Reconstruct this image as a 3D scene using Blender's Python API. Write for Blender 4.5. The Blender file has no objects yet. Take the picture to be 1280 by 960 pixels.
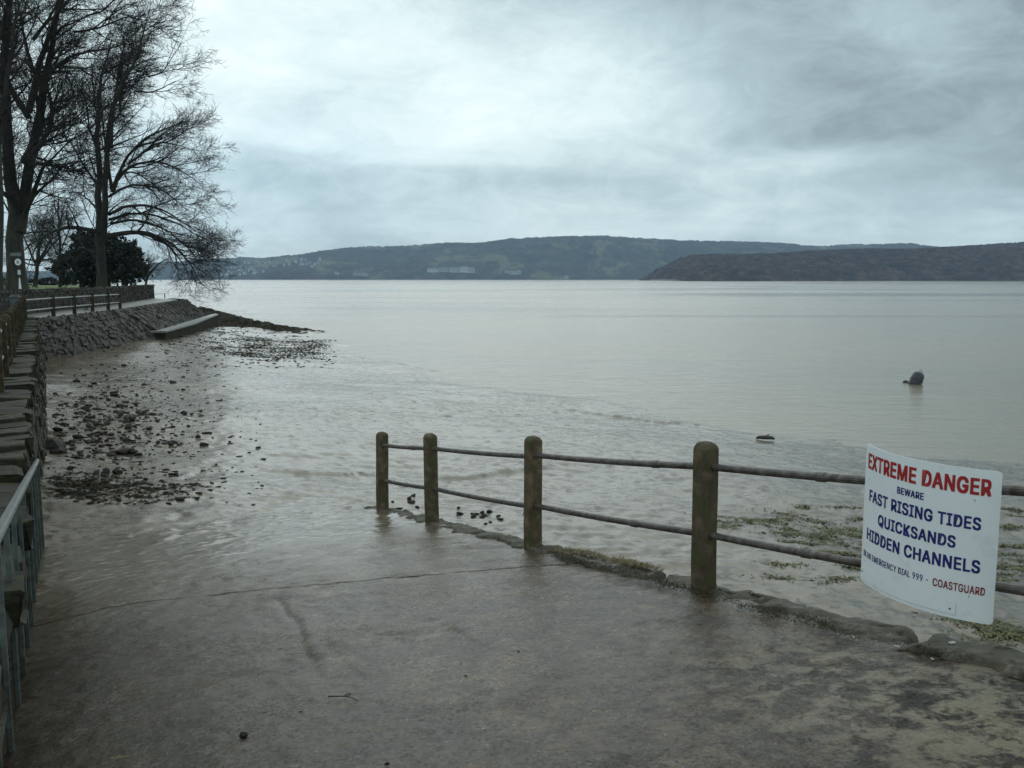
import bpy, bmesh, math, random
import numpy as np
from mathutils import Vector, Matrix

scene = bpy.context.scene
COL = scene.collection
R = math.radians
random.seed(7)

# ---------------------------------------------------------------- camera
EYE = 5.0
FPX, HORIZON = 1108.0, 348.0                       # focal length and horizon row in photo pixels
PITCH = math.atan((480 - HORIZON) / FPX)
cam_data = bpy.data.cameras.new("camera")
cam_data.sensor_width = 36.0
cam_data.lens = 36.0 * FPX / 1280.0
cam_data.clip_start = 0.05
cam_data.clip_end = 30000
cam = bpy.data.objects.new("camera", cam_data)
COL.objects.link(cam)
cam.location = (0, 0, EYE)
cam.rotation_euler = (math.pi / 2 - PITCH, 0, 0)
scene.camera = cam

# ---------------------------------------------------------------- colour management
scene.view_settings.view_transform = 'Standard'
scene.view_settings.look = 'None'
scene.view_settings.exposure = 0.12
scene.view_settings.gamma = 1.0
scene.render.film_transparent = False
scene.cycles.max_bounces = 6
scene.cycles.volume_bounces = 1
scene.cycles.use_denoising = True

# ---------------------------------------------------------------- world: overcast sky
SUN_AZ, SUN_EL = R(-8), R(38)
world = bpy.data.worlds.new("World")
scene.world = world
world.use_nodes = True


class NT:
    """small wrapper to build node trees"""
    def __init__(self, tree):
        self.t = tree
        tree.nodes.clear()

    def n(self, kind, **kw):
        nd = self.t.nodes.new(kind)
        for k, v in kw.items():
            setattr(nd, k, v)
        return nd

    def link(self, a, b):
        self.t.links.new(a, b)

    def put(self, sock, v):
        if isinstance(v, bpy.types.NodeSocket):
            self.link(v, sock)
        else:
            sock.default_value = v

    def math(self, op, a, b=None, c=None, clamp=False):
        nd = self.n('ShaderNodeMath', operation=op, use_clamp=clamp)
        self.put(nd.inputs[0], a)
        if b is not None:
            self.put(nd.inputs[1], b)
        if c is not None:
            self.put(nd.inputs[2], c)
        return nd.outputs[0]

    def noise(self, vec, scale, detail=5, rough=.55, dist=0.0):
        nd = self.n('ShaderNodeTexNoise')
        self.put(nd.inputs['Vector'], vec)
        nd.inputs['Scale'].default_value = scale
        nd.inputs['Detail'].default_value = detail
        nd.inputs['Roughness'].default_value = rough
        nd.inputs['Distortion'].default_value = dist
        return nd.outputs['Fac']

    def ramp(self, fac, stops, interp='LINEAR'):
        nd = self.n('ShaderNodeValToRGB')
        cr = nd.color_ramp
        cr.interpolation = interp
        while len(cr.elements) < len(stops):
            cr.elements.new(0.5)
        for e, (p, c) in zip(cr.elements, stops):
            e.position = p
            if not hasattr(c, '__len__'):
                c = (c, c, c)
            e.color = (c[0], c[1], c[2], 1)
        self.put(nd.inputs[0], fac)
        return nd.outputs[0]

    def mix(self, fac, a, b, blend='MIX'):
        nd = self.n('ShaderNodeMix', data_type='RGBA', blend_type=blend)
        self.put(nd.inputs[0], fac)
        self.put(nd.inputs[6], a if isinstance(a, bpy.types.NodeSocket) else (a[0], a[1], a[2], 1))
        self.put(nd.inputs[7], b if isinstance(b, bpy.types.NodeSocket) else (b[0], b[1], b[2], 1))
        return nd.outputs[2]

    def mapping(self, vec, scale=(1, 1, 1), rot=(0, 0, 0), loc=(0, 0, 0)):
        nd = self.n('ShaderNodeMapping')
        self.put(nd.inputs[0], vec)
        nd.inputs['Scale'].default_value = scale
        nd.inputs['Rotation'].default_value = rot
        nd.inputs['Location'].default_value = loc
        return nd.outputs[0]

    def gauss(self, x, y, x0, y0, wx, wy):
        a = self.math('DIVIDE', self.math('SUBTRACT', x, x0), wx)
        b = self.math('DIVIDE', self.math('SUBTRACT', y, y0), wy)
        r2 = self.math('ADD', self.math('MULTIPLY', a, a), self.math('MULTIPLY', b, b))
        return self.math('EXPONENT', self.math('MULTIPLY', r2, -1.0))


def build_world():
    w = NT(world.node_tree)
    tc = w.n('ShaderNodeTexCoord')
    sep = w.n('ShaderNodeSeparateXYZ')
    w.link(tc.outputs['Generated'], sep.inputs[0])
    x, y, z = sep.outputs
    zz = w.math('ADD', w.math('MAXIMUM', z, 0.0), 0.10)
    comb = w.n('ShaderNodeCombineXYZ')
    w.link(w.math('DIVIDE', x, zz), comb.inputs[0])
    w.link(w.math('DIVIDE', y, zz), comb.inputs[1])
    cv = comb.outputs[0]                                     # position on a flat cloud deck
    big = w.noise(w.mapping(cv, (.42, .75, 1), (0, 0, R(-28)), (3.1, 1.4, 0)), 1.0, 6, .52, .35)
    dv = tc.outputs['Generated']                             # and on the sky dome, leaning billows
    mid = w.noise(w.mapping(dv, (3.2, 3.2, 6.5), (0, R(24), 0), (8.3, 2.2, .4)), 1.3, 7, .56, .5)
    fine = w.noise(w.mapping(dv, (9, 9, 19), (0, R(28), 0), (1.3, 5.2, 0)), 1.3, 8, .68, .5)
    az = w.math('ARCTAN2', x, y)
    el = w.math('ARCSINE', z)
    # warp the big masses so that their rims are ragged
    wob = w.math('MULTIPLY', w.math('SUBTRACT', mid, .5), .22)
    az2 = w.math('ADD', az, wob)
    el2 = w.math('ADD', el, w.math('MULTIPLY', w.math('SUBTRACT', big, .5), .10))
    val = w.math('ADD', w.math('MULTIPLY', w.math('SUBTRACT', big, .5), .22),
                 w.math('MULTIPLY', w.math('SUBTRACT', mid, .5), .56))
    val = w.math('ADD', val, w.math('MULTIPLY', w.math('SUBTRACT', fine, .5), .46))
    val = w.math('ADD', val, .60)

    def px(u, v):
        return (u - 640) / FPX, (HORIZON - v) / FPX
    for (u, v, wx, wy, amp) in SKY_MASSES:
        a0, e0 = px(u, v)
        g = w.gauss(az2, el2, a0, e0, wx / FPX, wy / FPX)
        val = w.math('ADD', val, w.math('MULTIPLY', g, amp))
    cloud = w.ramp(val, [(0.0, (.135, .172, .185)), (.25, (.225, .285, .30)), (.5, (.405, .52, .545)),
                         (.72, (.645, .775, .78)), (1.0, (.90, .98, .96))])
    # blue-grey cast in the thinner left part of the deck
    blue = w.gauss(az, el, -.27, .10, .22, .09)
    cloud = w.mix(w.math('MULTIPLY', blue, .45), cloud, w.mix(1.0, cloud, (.86, .97, 1.08), 'MULTIPLY'))
    sky = w.n('ShaderNodeTexSky', sky_type='NISHITA')
    sky.sun_disc = False
    sky.sun_elevation = SUN_EL
    sky.sun_rotation = SUN_AZ
    dim = w.mix(1.0, sky.outputs[0], (.1, .1, .1), 'MULTIPLY')
    # the deck is closed: only a trace of the clear sky comes through
    out = w.mix(.94, dim, cloud)
    low = w.math('MULTIPLY', w.math('ADD', z, .02), 50, clamp=True)
    out = w.mix(low, (.16, .17, .16), out)
    bg = w.n('ShaderNodeBackground')
    w.link(out, bg.inputs[0])
    bg.inputs[1].default_value = 1.14
    o = w.n('ShaderNodeOutputWorld')
    w.link(bg.outputs[0], o.inputs[0])


# cloud masses: photo column, photo row, half widths, brightness change
SKY_MASSES = [
    (380, 80, 220, 110, .22), (600, 130, 210, 70, .11), (540, 185, 190, 40, .10), (760, 110, 120, 50, .08),
    (1110, 110, 220, 95, -.36), (900, 20, 130, 60, -.22), (1250, 190, 160, 60, -.14), (980, 185, 120, 32, -.12),
    (660, 10, 130, 40, -.12),
    (390, 228, 190, 30, -.12), (740, 240, 120, 24, -.10), (1230, 245, 130, 36, -.16),
    (990, 214, 80, 20, .16), (330, 290, 300, 28, .02), (900, 285, 420, 22, .10),
]
build_world()

sun_data = bpy.data.lights.new("sun", 'SUN')
sun_data.energy = 0.5
sun_data.angle = R(75)
sun_data.color = (1.0, .96, .90)
sun = bpy.data.objects.new("sun", sun_data)
COL.objects.link(sun)
sd = Vector((math.sin(SUN_AZ) * math.cos(SUN_EL), math.cos(SUN_AZ) * math.cos(SUN_EL), math.sin(SUN_EL)))
sun.rotation_euler = sd.to_track_quat('Z', 'Y').to_euler()
sun.location = sd * 60

# ---------------------------------------------------------------- helpers: measuring
CP, SP = math.cos(PITCH), math.sin(PITCH)


def ray(px, py):
    a = (px - 640) / FPX
    b = (480 - py) / FPX
    return np.array([a, CP + b * SP, -SP + b * CP])


def at(px, py, Y):
    r = ray(px, py)
    return np.array([0, 0, EYE]) + r * (Y / r[1])


def atz(px, py, z):
    r = ray(px, py)
    return np.array([0, 0, EYE]) + r * ((z - EYE) / r[2])


# slipway frame: s runs down the slope along the railing, v to the right of the railing line
F0 = np.array([5.122, 0.0])
T = np.array([-.479, .878])
N = np.array([.878, .479])


def xy(s, v):
    return F0[0] + T[0] * s + N[0] * v, F0[1] + T[1] * s + N[1] * v


def sv(X, Y):
    return (X - F0[0]) * T[0] + (Y - F0[1]) * T[1], (X - F0[0]) * N[0] + (Y - F0[1]) * N[1]


# ---------------------------------------------------------------- helpers: noise
def _hash(ix, iy, seed):
    h = (ix.astype(np.int64) * 374761393 + iy.astype(np.int64) * 668265263 + seed * 1442695041) & 0xffffffff
    h = ((h ^ (h >> 13)) * 1274126177) & 0xffffffff
    h = ((h ^ (h >> 16)) * 2246822519) & 0xffffffff
    return ((h ^ (h >> 15)) & 0xffff) / 32767.5 - 1.0


def vnoise(x, y, seed=0):
    x = np.asarray(x, float)
    y = np.asarray(y, float)
    ix = np.floor(x)
    iy = np.floor(y)
    fx = x - ix
    fy = y - iy
    fx = fx * fx * fx * (fx * (fx * 6 - 15) + 10)
    fy = fy * fy * fy * (fy * (fy * 6 - 15) + 10)
    a = _hash(ix, iy, seed)
    b = _hash(ix + 1, iy, seed)
    c = _hash(ix, iy + 1, seed)
    d = _hash(ix + 1, iy + 1, seed)
    return (a * (1 - fx) + b * fx) * (1 - fy) + (c * (1 - fx) + d * fx) * fy


def fbm(x, y, octv=4, seed=0, gain=.5):
    t = 0
    amp = 1.0
    for k in range(octv):
        cs, sn = math.cos(.7 * k), math.sin(.7 * k)
        t = t + amp * vnoise((x * cs - y * sn) * 2 ** k + 17.3 * k, (x * sn + y * cs) * 2 ** k - 9.1 * k, seed + k)
        amp *= gain
    return t


def smooth(a, b, x):
    t = np.clip((np.asarray(x, float) - a) / (b - a), 0, 1)
    return t * t * (3 - 2 * t)


# ---------------------------------------------------------------- helpers: objects
def tag(o, label=None, cat=None, group=None, kind=None):
    if label:
        o['label'] = label
    if cat:
        o['category'] = cat
    if group:
        o['group'] = group
    if kind:
        o['kind'] = kind
    return o


def empty(name, loc=(0, 0, 0), rz=0.0):
    o = bpy.data.objects.new(name, None)
    COL.objects.link(o)
    o.location = loc
    o.rotation_euler = (0, 0, rz)
    o.empty_display_size = .2
    return o


def link(name, mesh, mats, parent=None):
    o = bpy.data.objects.new(name, mesh)
    COL.objects.link(o)
    if mats is not None and len(mesh.materials) == 0:
        for m in (mats if isinstance(mats, (list, tuple)) else [mats]):
            mesh.materials.append(m)
    if parent:
        o.parent = parent
    return o


def np_mesh(name, verts, faces, smooth_shade=False):
    """verts (n,3), faces (m,3|4) index array"""
    me = bpy.data.meshes.new(name)
    verts = np.ascontiguousarray(verts, dtype=np.float32)
    faces = np.ascontiguousarray(faces, dtype=np.int32)
    k = faces.shape[1]
    me.vertices.add(len(verts))
    me.vertices.foreach_set('co', verts.ravel())
    me.loops.add(faces.size)
    me.loops.foreach_set('vertex_index', faces.ravel())
    me.polygons.add(len(faces))
    me.polygons.foreach_set('loop_start', np.arange(0, faces.size, k, dtype=np.int32))
    if smooth_shade:
        me.polygons.foreach_set('use_smooth', np.ones(len(faces), dtype=bool))
    me.update(calc_edges=True)
    return me


def grid_faces(nr, nc):
    i = np.arange(nr * nc).reshape(nr, nc)
    return np.stack([i[:-1, :-1], i[:-1, 1:], i[1:, 1:], i[1:, :-1]], -1).reshape(-1, 4)


def bm_mesh(name, bm, smooth_shade=False):
    me = bpy.data.meshes.new(name)
    bmesh.ops.recalc_face_normals(bm, faces=bm.faces)
    bm.to_mesh(me)
    bm.free()
    if smooth_shade:
        me.polygons.foreach_set('use_smooth', [True] * len(me.polygons))
    return me


def add_box(bm, c, size, rot=None, bevel=0.0):
    r = bmesh.ops.create_cube(bm, size=1.0)
    vs = r['verts']
    bmesh.ops.scale(bm, vec=size, verts=vs)
    if bevel:
        es = list({e for v in vs for e in v.link_edges})
        r2 = bmesh.ops.bevel(bm, geom=es, offset=bevel, segments=1, affect='EDGES', profile=.5)
        vs = list({v for f in r2['faces'] for v in f.verts} | {v for v in vs if v.is_valid})
    if rot is not None:
        bmesh.ops.rotate(bm, cent=(0, 0, 0), matrix=rot, verts=vs)
    bmesh.ops.translate(bm, vec=c, verts=vs)
    return vs


def add_tube(bm, pts, radii, sides=10, caps=True):
    pts = [Vector(p) for p in pts]
    if not hasattr(radii, '__len__'):
        radii = [radii] * len(pts)
    rings = []
    for i, p in enumerate(pts):
        t = (pts[min(i + 1, len(pts) - 1)] - pts[max(i - 1, 0)]).normalized()
        ref = Vector((0, 0, 1)) if abs(t.z) < .9 else Vector((1, 0, 0))
        u = t.cross(ref).normalized()
        w = t.cross(u)
        rings.append([bm.verts.new(p + (u * math.cos(a) + w * math.sin(a)) * radii[i])
                      for a in [2 * math.pi * k / sides for k in range(sides)]])
    for a, b in zip(rings[:-1], rings[1:]):
        for k in range(sides):
            bm.faces.new((a[k], a[(k + 1) % sides], b[(k + 1) % sides], b[k]))
    if caps:
        bm.faces.new(list(reversed(rings[0])))
        bm.faces.new(rings[-1])


def add_prism(bm, poly, z0, z1):
    lo = [bm.verts.new((p[0], p[1], z0)) for p in poly]
    hi = [bm.verts.new((p[0], p[1], z1)) for p in poly]
    n = len(poly)
    bm.faces.new(hi)
    bm.faces.new(list(reversed(lo)))
    for k in range(n):
        bm.faces.new((lo[k], lo[(k + 1) % n], hi[(k + 1) % n], hi[k]))


# ---------------------------------------------------------------- materials
def material(name, stops, scale=4, detail=6, rough=(.7, .85), bump=.3, bscale=None, bdist=.01,
             stretch=(1, 1, 1), spec=.5, nrough=.6, coords='Object', per_object=0.0, dirt=None, metal=0.0, ior=None):
    m = bpy.data.materials.new(name)
    m.use_nodes = True
    t = NT(m.node_tree)
    tc = t.n('ShaderNodeTexCoord')
    vec = t.mapping(tc.outputs[coords], stretch)
    if per_object:
        oi = t.n('ShaderNodeObjectInfo')
        add = t.n('ShaderNodeVectorMath', operation='ADD')
        t.link(vec, add.inputs[0])
        mul = t.math('MULTIPLY', oi.outputs['Random'], 37.0)
        t.link(mul, add.inputs[1])
        vec = add.outputs[0]
    f = t.noise(vec, scale, detail, nrough)
    col = t.ramp(f, stops)
    if per_object:
        v = t.math('MULTIPLY_ADD', oi.outputs['Random'], 2 * per_object, 1 - per_object)
        hsv = t.n('ShaderNodeHueSaturation')
        t.link(col, hsv.inputs['Color'])
        t.link(v, hsv.inputs['Value'])
        col = hsv.outputs[0]
    if dirt:
        g = t.noise(vec, dirt[0], 5, .65)
        col = t.mix(t.ramp(g, [(dirt[1], 0.0), (dirt[2], 1.0)]), col, dirt[3])
    p = t.n('ShaderNodeBsdfPrincipled')
    t.link(col, p.inputs['Base Color'])
    p.inputs['Specular IOR Level'].default_value = spec
    p.inputs['Metallic'].default_value = metal
    g = t.noise(vec, scale * 1.7, 4, .6)
    t.link(t.math('MULTIPLY_ADD', g, rough[1] - rough[0], rough[0]), p.inputs['Roughness'])
    if bump:
        b = t.n('ShaderNodeBump')
        b.inputs['Strength'].default_value = bump
        b.inputs['Distance'].default_value = bdist
        t.link(t.noise(vec, bscale or scale * 3, 6, .65), b.inputs['Height'])
        t.link(b.outputs[0], p.inputs['Normal'])
    o = t.n('ShaderNodeOutputMaterial')
    t.link(p.outputs[0], o.inputs[0])
    m['tree'] = 1
    return m


def stops(*cs):
    n = len(cs)
    return [(.28 + .44 * k / max(1, n - 1), c) for k, c in enumerate(cs)]


M = {}
M['post'] = material('weathered_concrete_post', stops((.034, .022, .011), (.100, .068, .034), (.21, .155, .095)), 9, 9,
                     (.6, .9), 1.0, 45, .008, per_object=.2, dirt=(6, .50, .60, (.060, .058, .018)))
M['rail'] = material('rusty_painted_pipe', stops((.030, .023, .020), (.080, .064, .056), (.155, .138, .125)), 14, 7,
                     (.32, .62), .5, 60, .003, dirt=(9, .54, .62, (.045, .022, .013)))
M['sign'] = material('white_sign_plastic', stops((.80, .82, .84), (.86, .87, .88)), 3, 4, (.42, .55), .03, 30, .001,
                     dirt=(7, .60, .82, (.62, .62, .58)))
M['sign_edge'] = material('grey_sign_outline', stops((.42, .43, .43), (.5, .5, .5)), 5, 3, (.5, .6), 0)
M['red_print'] = material('red_print', stops((.36, .012, .014), (.42, .018, .018)), 6, 3, (.4, .5), 0)
M['dark_red_print'] = material('dark_red_print', stops((.22, .018, .02), (.27, .02, .022)), 6, 3, (.4, .5), 0)
M['blue_print'] = material('navy_print', stops((.010, .011, .13), (.014, .016, .17)), 6, 3, (.4, .5), 0)
M['screw'] = material('dark_screw', stops((.02, .02, .02), (.06, .055, .05)), 40, 3, (.4, .6), 0, metal=.6)
M['green_rail'] = material('green_galvanised_steel', stops((.04, .055, .050), (.085, .105, .096), (.15, .172, .160)), 12, 6,
                           (.30, .5), .25, 60, .002, dirt=(7, .56, .66, (.07, .06, .045)))
M['stone'] = material('wall_stone', stops((.010, .009, .007), (.030, .025, .018), (.075, .063, .046)), 5, 7,
                      (.5, .85), .7, 22, .02, spec=.25, per_object=.45, dirt=(3.2, .50, .66, (.050, .052, .018)))
M['pitching'] = material('pitched_slope_stone', stops((.020, .018, .016), (.050, .045, .040), (.105, .094, .084)), 3, 7,
                         (.5, .8), .7, 16, .03, spec=.25, per_object=.40, dirt=(1.6, .52, .66, (.075, .048, .034)))
M['mortar'] = material('wall_core', stops((.018, .016, .013), (.05, .044, .036)), 3, 6, (.7, .9), .6, 15, .02)
M['paving'] = material('promenade_surface', stops((.17, .165, .15), (.25, .24, .225)), 1.2, 6, (.3, .5), .2, 12, .01)
M['grass'] = material('lawn_grass', stops((.05, .085, .012), (.09, .14, .02), (.13, .18, .03)), .6, 7, (.7, .9), .8, 8, .06)
M['bark'] = material('beech_bark', stops((.010, .008, .006), (.024, .020, .015), (.050, .045, .030)), 2.5, 6,
                     (.7, .9), .6, 9, .03, stretch=(1, 1, .35), dirt=(.9, .55, .68, (.045, .050, .022)))
M['twig'] = material('bare_twigs', stops((.012, .009, .007), (.026, .020, .015)), 1.0, 3, (.7, .9), 0)
M['yew'] = material('yew_foliage', stops((.004, .006, .003), (.014, .019, .008), (.048, .055, .020)), .9, 4, (.6, .8), 0, nrough=.7)
M['rock'] = material('wet_dark_stone', stops((.009, .008, .006), (.026, .021, .016), (.06, .05, .038)), 5, 6,
                     (.45, .8), .8, 14, .03, per_object=.4, spec=.2)
M['weed_rock'] = material('weed_covered_rock', stops((.007, .006, .003), (.022, .018, .007), (.05, .040, .015)), 1.6, 7,
                          (.6, .9), .9, 7, .06, spec=.12)
M['weed'] = material('green_seaweed', stops((.030, .032, .005), (.075, .076, .010), (.125, .115, .020)), 3, 5, (.35, .6), 0)
M['dead_grass'] = material('wet_dead_grass', stops((.05, .038, .012), (.12, .085, .025), (.18, .12, .035)), 6, 4, (.5, .7), 0)
M['buoy'] = material('dark_buoy', stops((.012, .013, .022), (.030, .030, .044), (.06, .055, .06)), 5, 6, (.3, .6), .4, 20, .01)
M['pale_metal'] = material('pale_metal', stops((.45, .47, .48), (.58, .6, .6)), 8, 3, (.35, .5), 0)
M['white_paint'] = material('white_paint', stops((.70, .72, .72), (.8, .8, .8)), 6, 3, (.4, .5), 0)
M['dark_paint'] = material('dark_paint', stops((.016, .018, .02), (.04, .042, .045)), 8, 4, (.4, .6), 0)
M['bin'] = material('bin_plastic', stops((.05, .075, .085), (.09, .12, .13)), 4, 4, (.45, .6), 0)
M['bench_wood'] = material('weathered_bench_wood', stops((.035, .028, .020), (.08, .065, .05)), 9, 5, (.6, .8), .3, 30, .004)
M['house_wall'] = material('pale_render', stops((.32, .32, .31), (.55, .54, .52)), .4, 3, (.7, .9), 0, per_object=.28)
M['house_roof'] = material('slate_roof', stops((.07, .072, .08), (.12, .12, .13)), .5, 3, (.6, .8), 0, per_object=.2)
M['window'] = material('dark_window', stops((.02, .024, .03), (.045, .05, .055)), .5, 2, (.1, .2), 0)
M['log'] = material('driftwood', stops((.03, .022, .016), (.075, .055, .042)), 8, 5, (.4, .7), .4, 30, .01)
M['straw'] = material('yellow_straw', stops((.22, .16, .05), (.32, .24, .08)), 20, 3, (.5, .6), 0)


MUD_A, MUD_B = (.100, .078, .050), (.205, .168, .118)


def concrete_material():
    m = bpy.data.materials.new('wet_slipway_concrete')
    m.use_nodes = True
    t = NT(m.node_tree)
    tc = t.n('ShaderNodeTexCoord')
    o = tc.outputs['Object']
    sep = t.n('ShaderNodeSeparateXYZ')
    t.link(o, sep.inputs[0])
    x, y = sep.outputs[0], sep.outputs[1]
    big = t.noise(o, .55, 6, .6, .4)
    mid = t.noise(o, 3.2, 7, .62)
    fin = t.noise(o, 15, 7, .72)
    grit = t.noise(o, 34, 5, .78)
    col = t.ramp(mid, [(.25, (.042, .025, .012)), (.48, (.125, .087, .048)), (.72, (.26, .19, .112))])
    col = t.mix(t.ramp(big, [(.38, 0.0), (.62, .75)]), col, t.mix(1.0, col, (.60, .50, .40), 'MULTIPLY'))
    col = t.mix(t.ramp(grit, [(.46, 0.0), (.56, .92)]), col, (.020, .014, .008))
    col = t.mix(t.ramp(t.noise(o, 11, 6, .68), [(.52, 0.0), (.66, .65)]), col, t.mix(1.0, col, (.42, .36, .30), 'MULTIPLY'))
    col = t.mix(t.ramp(t.noise(o, 38, 3, .6), [(.64, 0.0), (.70, .8)]), col, (.30, .26, .20))
    col = t.mix(t.ramp(t.noise(o, 1.9, 10, .76, .6), [(.46, 0.0), (.60, .8)]), col, t.mix(1.0, col, (.34, .27, .20), 'MULTIPLY'))
    # distance across and along the slip (world position of the slab surface)
    sx = t.math('ADD', t.math('MULTIPLY', t.math('SUBTRACT', x, float(F0[0])), float(T[0])), t.math('MULTIPLY', y, float(T[1])))
    vx = t.math('ADD', t.math('MULTIPLY', t.math('SUBTRACT', x, float(F0[0])), float(N[0])), t.math('MULTIPLY', y, float(N[1])))
    # dried-out, lichen-spotted strip beside the upper kerb
    wob = t.math('MULTIPLY', t.math('SUBTRACT', big, .5), 3.4)
    strip = t.gauss(t.math('ADD', sx, t.math('MULTIPLY', wob, .4)), vx, 4.9, -.7, 1.6, 1.0)
    damp = t.gauss(t.math('ADD', sx, t.math('MULTIPLY', wob, .5)), vx, 4.0, -.3, 2.4, 2.0)
    col = t.mix(t.math('MULTIPLY', damp, .95), col, t.mix(1.0, col, (.34, .26, .19), 'MULTIPLY'))     # brown algae film by the kerb
    lich = t.math('MULTIPLY', strip, t.ramp(t.math('ADD', t.math('MULTIPLY', t.noise(o, 5.2, 10, .76, .3), .8), t.math('MULTIPLY', fin, .2)), [(.475, 0.0), (.545, .9)]))
    col = t.mix(lich, col, t.mix(grit, (.36, .31, .22), (.14, .11, .07)))
    # dark brown tone, stronger towards the left wall
    wall_brown = t.math('MULTIPLY', t.math('MULTIPLY', t.math('SUBTRACT', -2.5, vx), .7, clamp=True), t.ramp(mid, [(.4, .2), (.6, .9)]))
    col = t.mix(wall_brown, col, (.028, .023, .013))
    # brown silt film lower down
    silt = t.math('MULTIPLY', t.math('SUBTRACT', t.math('ADD', sx, wob), 9.2), .24, clamp=True)
    col = t.mix(t.math('MULTIPLY', silt, .92), col, t.ramp(mid, [(.3, MUD_A), (.7, MUD_B)]))
    # water film: smooth where wet
    wet = t.ramp(t.math('ADD', t.math('MULTIPLY', big, .5), t.math('MULTIPLY', mid, .5)), [(.32, .15), (.54, 1.0)])
    dry = t.math('MAXIMUM', t.math('MULTIPLY', damp, .8), t.math('MULTIPLY', wall_brown, .6))
    wet = t.math('MULTIPLY', wet, t.math('SUBTRACT', 1.0, dry))
    wet = t.math('MAXIMUM', wet, t.math('MULTIPLY', silt, .95), clamp=True)
    speck = t.ramp(t.math('ADD', t.math('MULTIPLY', t.noise(o, 55, 3, .7), .6), t.math('MULTIPLY', fin, .4)), [(.43, 1.0), (.56, .30)])      # film broken up by the grit
    speck = t.math('MAXIMUM', speck, t.math('MULTIPLY', silt, .75))
    rough = t.math('ADD', t.math('MULTIPLY_ADD', wet, -.31, .42), t.math('MULTIPLY', t.math('SUBTRACT', grit, .45), .34))
    p = t.n('ShaderNodeBsdfPrincipled')
    t.link(col, p.inputs['Base Color'])
    t.link(rough, p.inputs['Roughness'])
    t.link(t.math('MULTIPLY', speck, t.math('MULTIPLY_ADD', wet, .85, .16)), p.inputs['Specular IOR Level'])
    p.inputs['IOR'].default_value = 1.45
    b = t.n('ShaderNodeBump')
    t.link(t.math('MULTIPLY_ADD', silt, -.62, .9), b.inputs['Strength'])
    b.inputs['Distance'].default_value = .011
    h = t.math('ADD', t.math('MULTIPLY', fin, .8), t.math('MULTIPLY', grit, .55))
    t.link(h, b.inputs['Height'])
    t.link(b.outputs[0], p.inputs['Normal'])
    out = t.n('ShaderNodeOutputMaterial')
    t.link(p.outputs[0], out.inputs[0])
    return m


def mud_material():
    m = bpy.data.materials.new('wet_estuary_mud')
    m.use_nodes = True
    t = NT(m.node_tree)
    tc = t.n('ShaderNodeTexCoord')
    o = tc.outputs['Object']
    big = t.noise(o, .22, 6, .6, .5)
    mid = t.noise(o, 1.6, 7, .65)
    fin = t.noise(o, 9, 6, .7)
    col = t.ramp(mid, [(.3, MUD_A), (.7, MUD_B)])
    col = t.mix(t.ramp(big, [(.42, 0.0), (.62, .7)]), col, t.mix(1.0, col, (.74, .67, .56), 'MULTIPLY'))
    spk = t.noise(t.mapping(o, (1, 1.25, 1)), 4.2, 5, .6, .3)
    spm = t.ramp(t.math('ADD', spk, t.math('MULTIPLY', t.math('SUBTRACT', big, .5), .35)), [(.545, 0.0), (.59, .88)])
    col = t.mix(spm, col, (.045, .037, .026))                # dark ripple faces painted into the colour as flecks, with weed and silt bits
    wet = t.ramp(t.math('ADD', t.math('MULTIPLY', big, .6), t.math('MULTIPLY', mid, .4)), [(.38, 1.0), (.66, .55)])
    wet = t.math('MULTIPLY', wet, t.math('MULTIPLY_ADD', spm, -.9, 1.0))
    p = t.n('ShaderNodeBsdfPrincipled')
    t.link(col, p.inputs['Base Color'])
    t.link(t.math('MULTIPLY_ADD', wet, -.12, .30), p.inputs['Roughness'])
    p.inputs['IOR'].default_value = 1.38
    p.inputs['Specular IOR Level'].default_value = .62
    b = t.n('ShaderNodeBump')
    b.inputs['Strength'].default_value = .28
    b.inputs['Distance'].default_value = .03
    t.link(t.math('ADD', t.math('MULTIPLY', spk, .5), t.math('MULTIPLY', fin, .40)), b.inputs['Height'])
    t.link(b.outputs[0], p.inputs['Normal'])
    out = t.n('ShaderNodeOutputMaterial')
    t.link(p.outputs[0], out.inputs[0])
    return m


def water_material():
    m = bpy.data.materials.new('silty_tidal_water')
    m.use_nodes = True
    t = NT(m.node_tree)
    tc = t.n('ShaderNodeTexCoord')
    o = tc.outputs['Object']
    big = t.noise(t.mapping(o, (.004, .02, 1), (0, 0, R(6))), 1.0, 6, .6, .6)
    col = t.ramp(big, [(.35, (.20, .165, .112)), (.65, (.27, .23, .165))])
    p = t.n('ShaderNodeBsdfPrincipled')
    t.link(col, p.inputs['Base Color'])
    p.inputs['IOR'].default_value = 1.33
    t.link(t.ramp(big, [(.38, .10), (.62, .26)]), p.inputs['Roughness'])
    w1 = t.noise(t.mapping(o, (.9, 2.2, 1), (0, 0, R(14))), 1.0, 5, .6, .4)
    w2 = t.noise(t.mapping(o, (.16, .5, 1), (0, 0, R(-8))), 1.0, 4, .6, .6)
    b = t.n('ShaderNodeBump')
    b.inputs['Strength'].default_value = .9
    b.inputs['Distance'].default_value = .045
    t.link(t.math('ADD', w1, t.math('MULTIPLY', w2, 1.6)), b.inputs['Height'])
    t.link(b.outputs[0], p.inputs['Normal'])
    out = t.n('ShaderNodeOutputMaterial')
    t.link(p.outputs[0], out.inputs[0])
    return m


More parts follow.
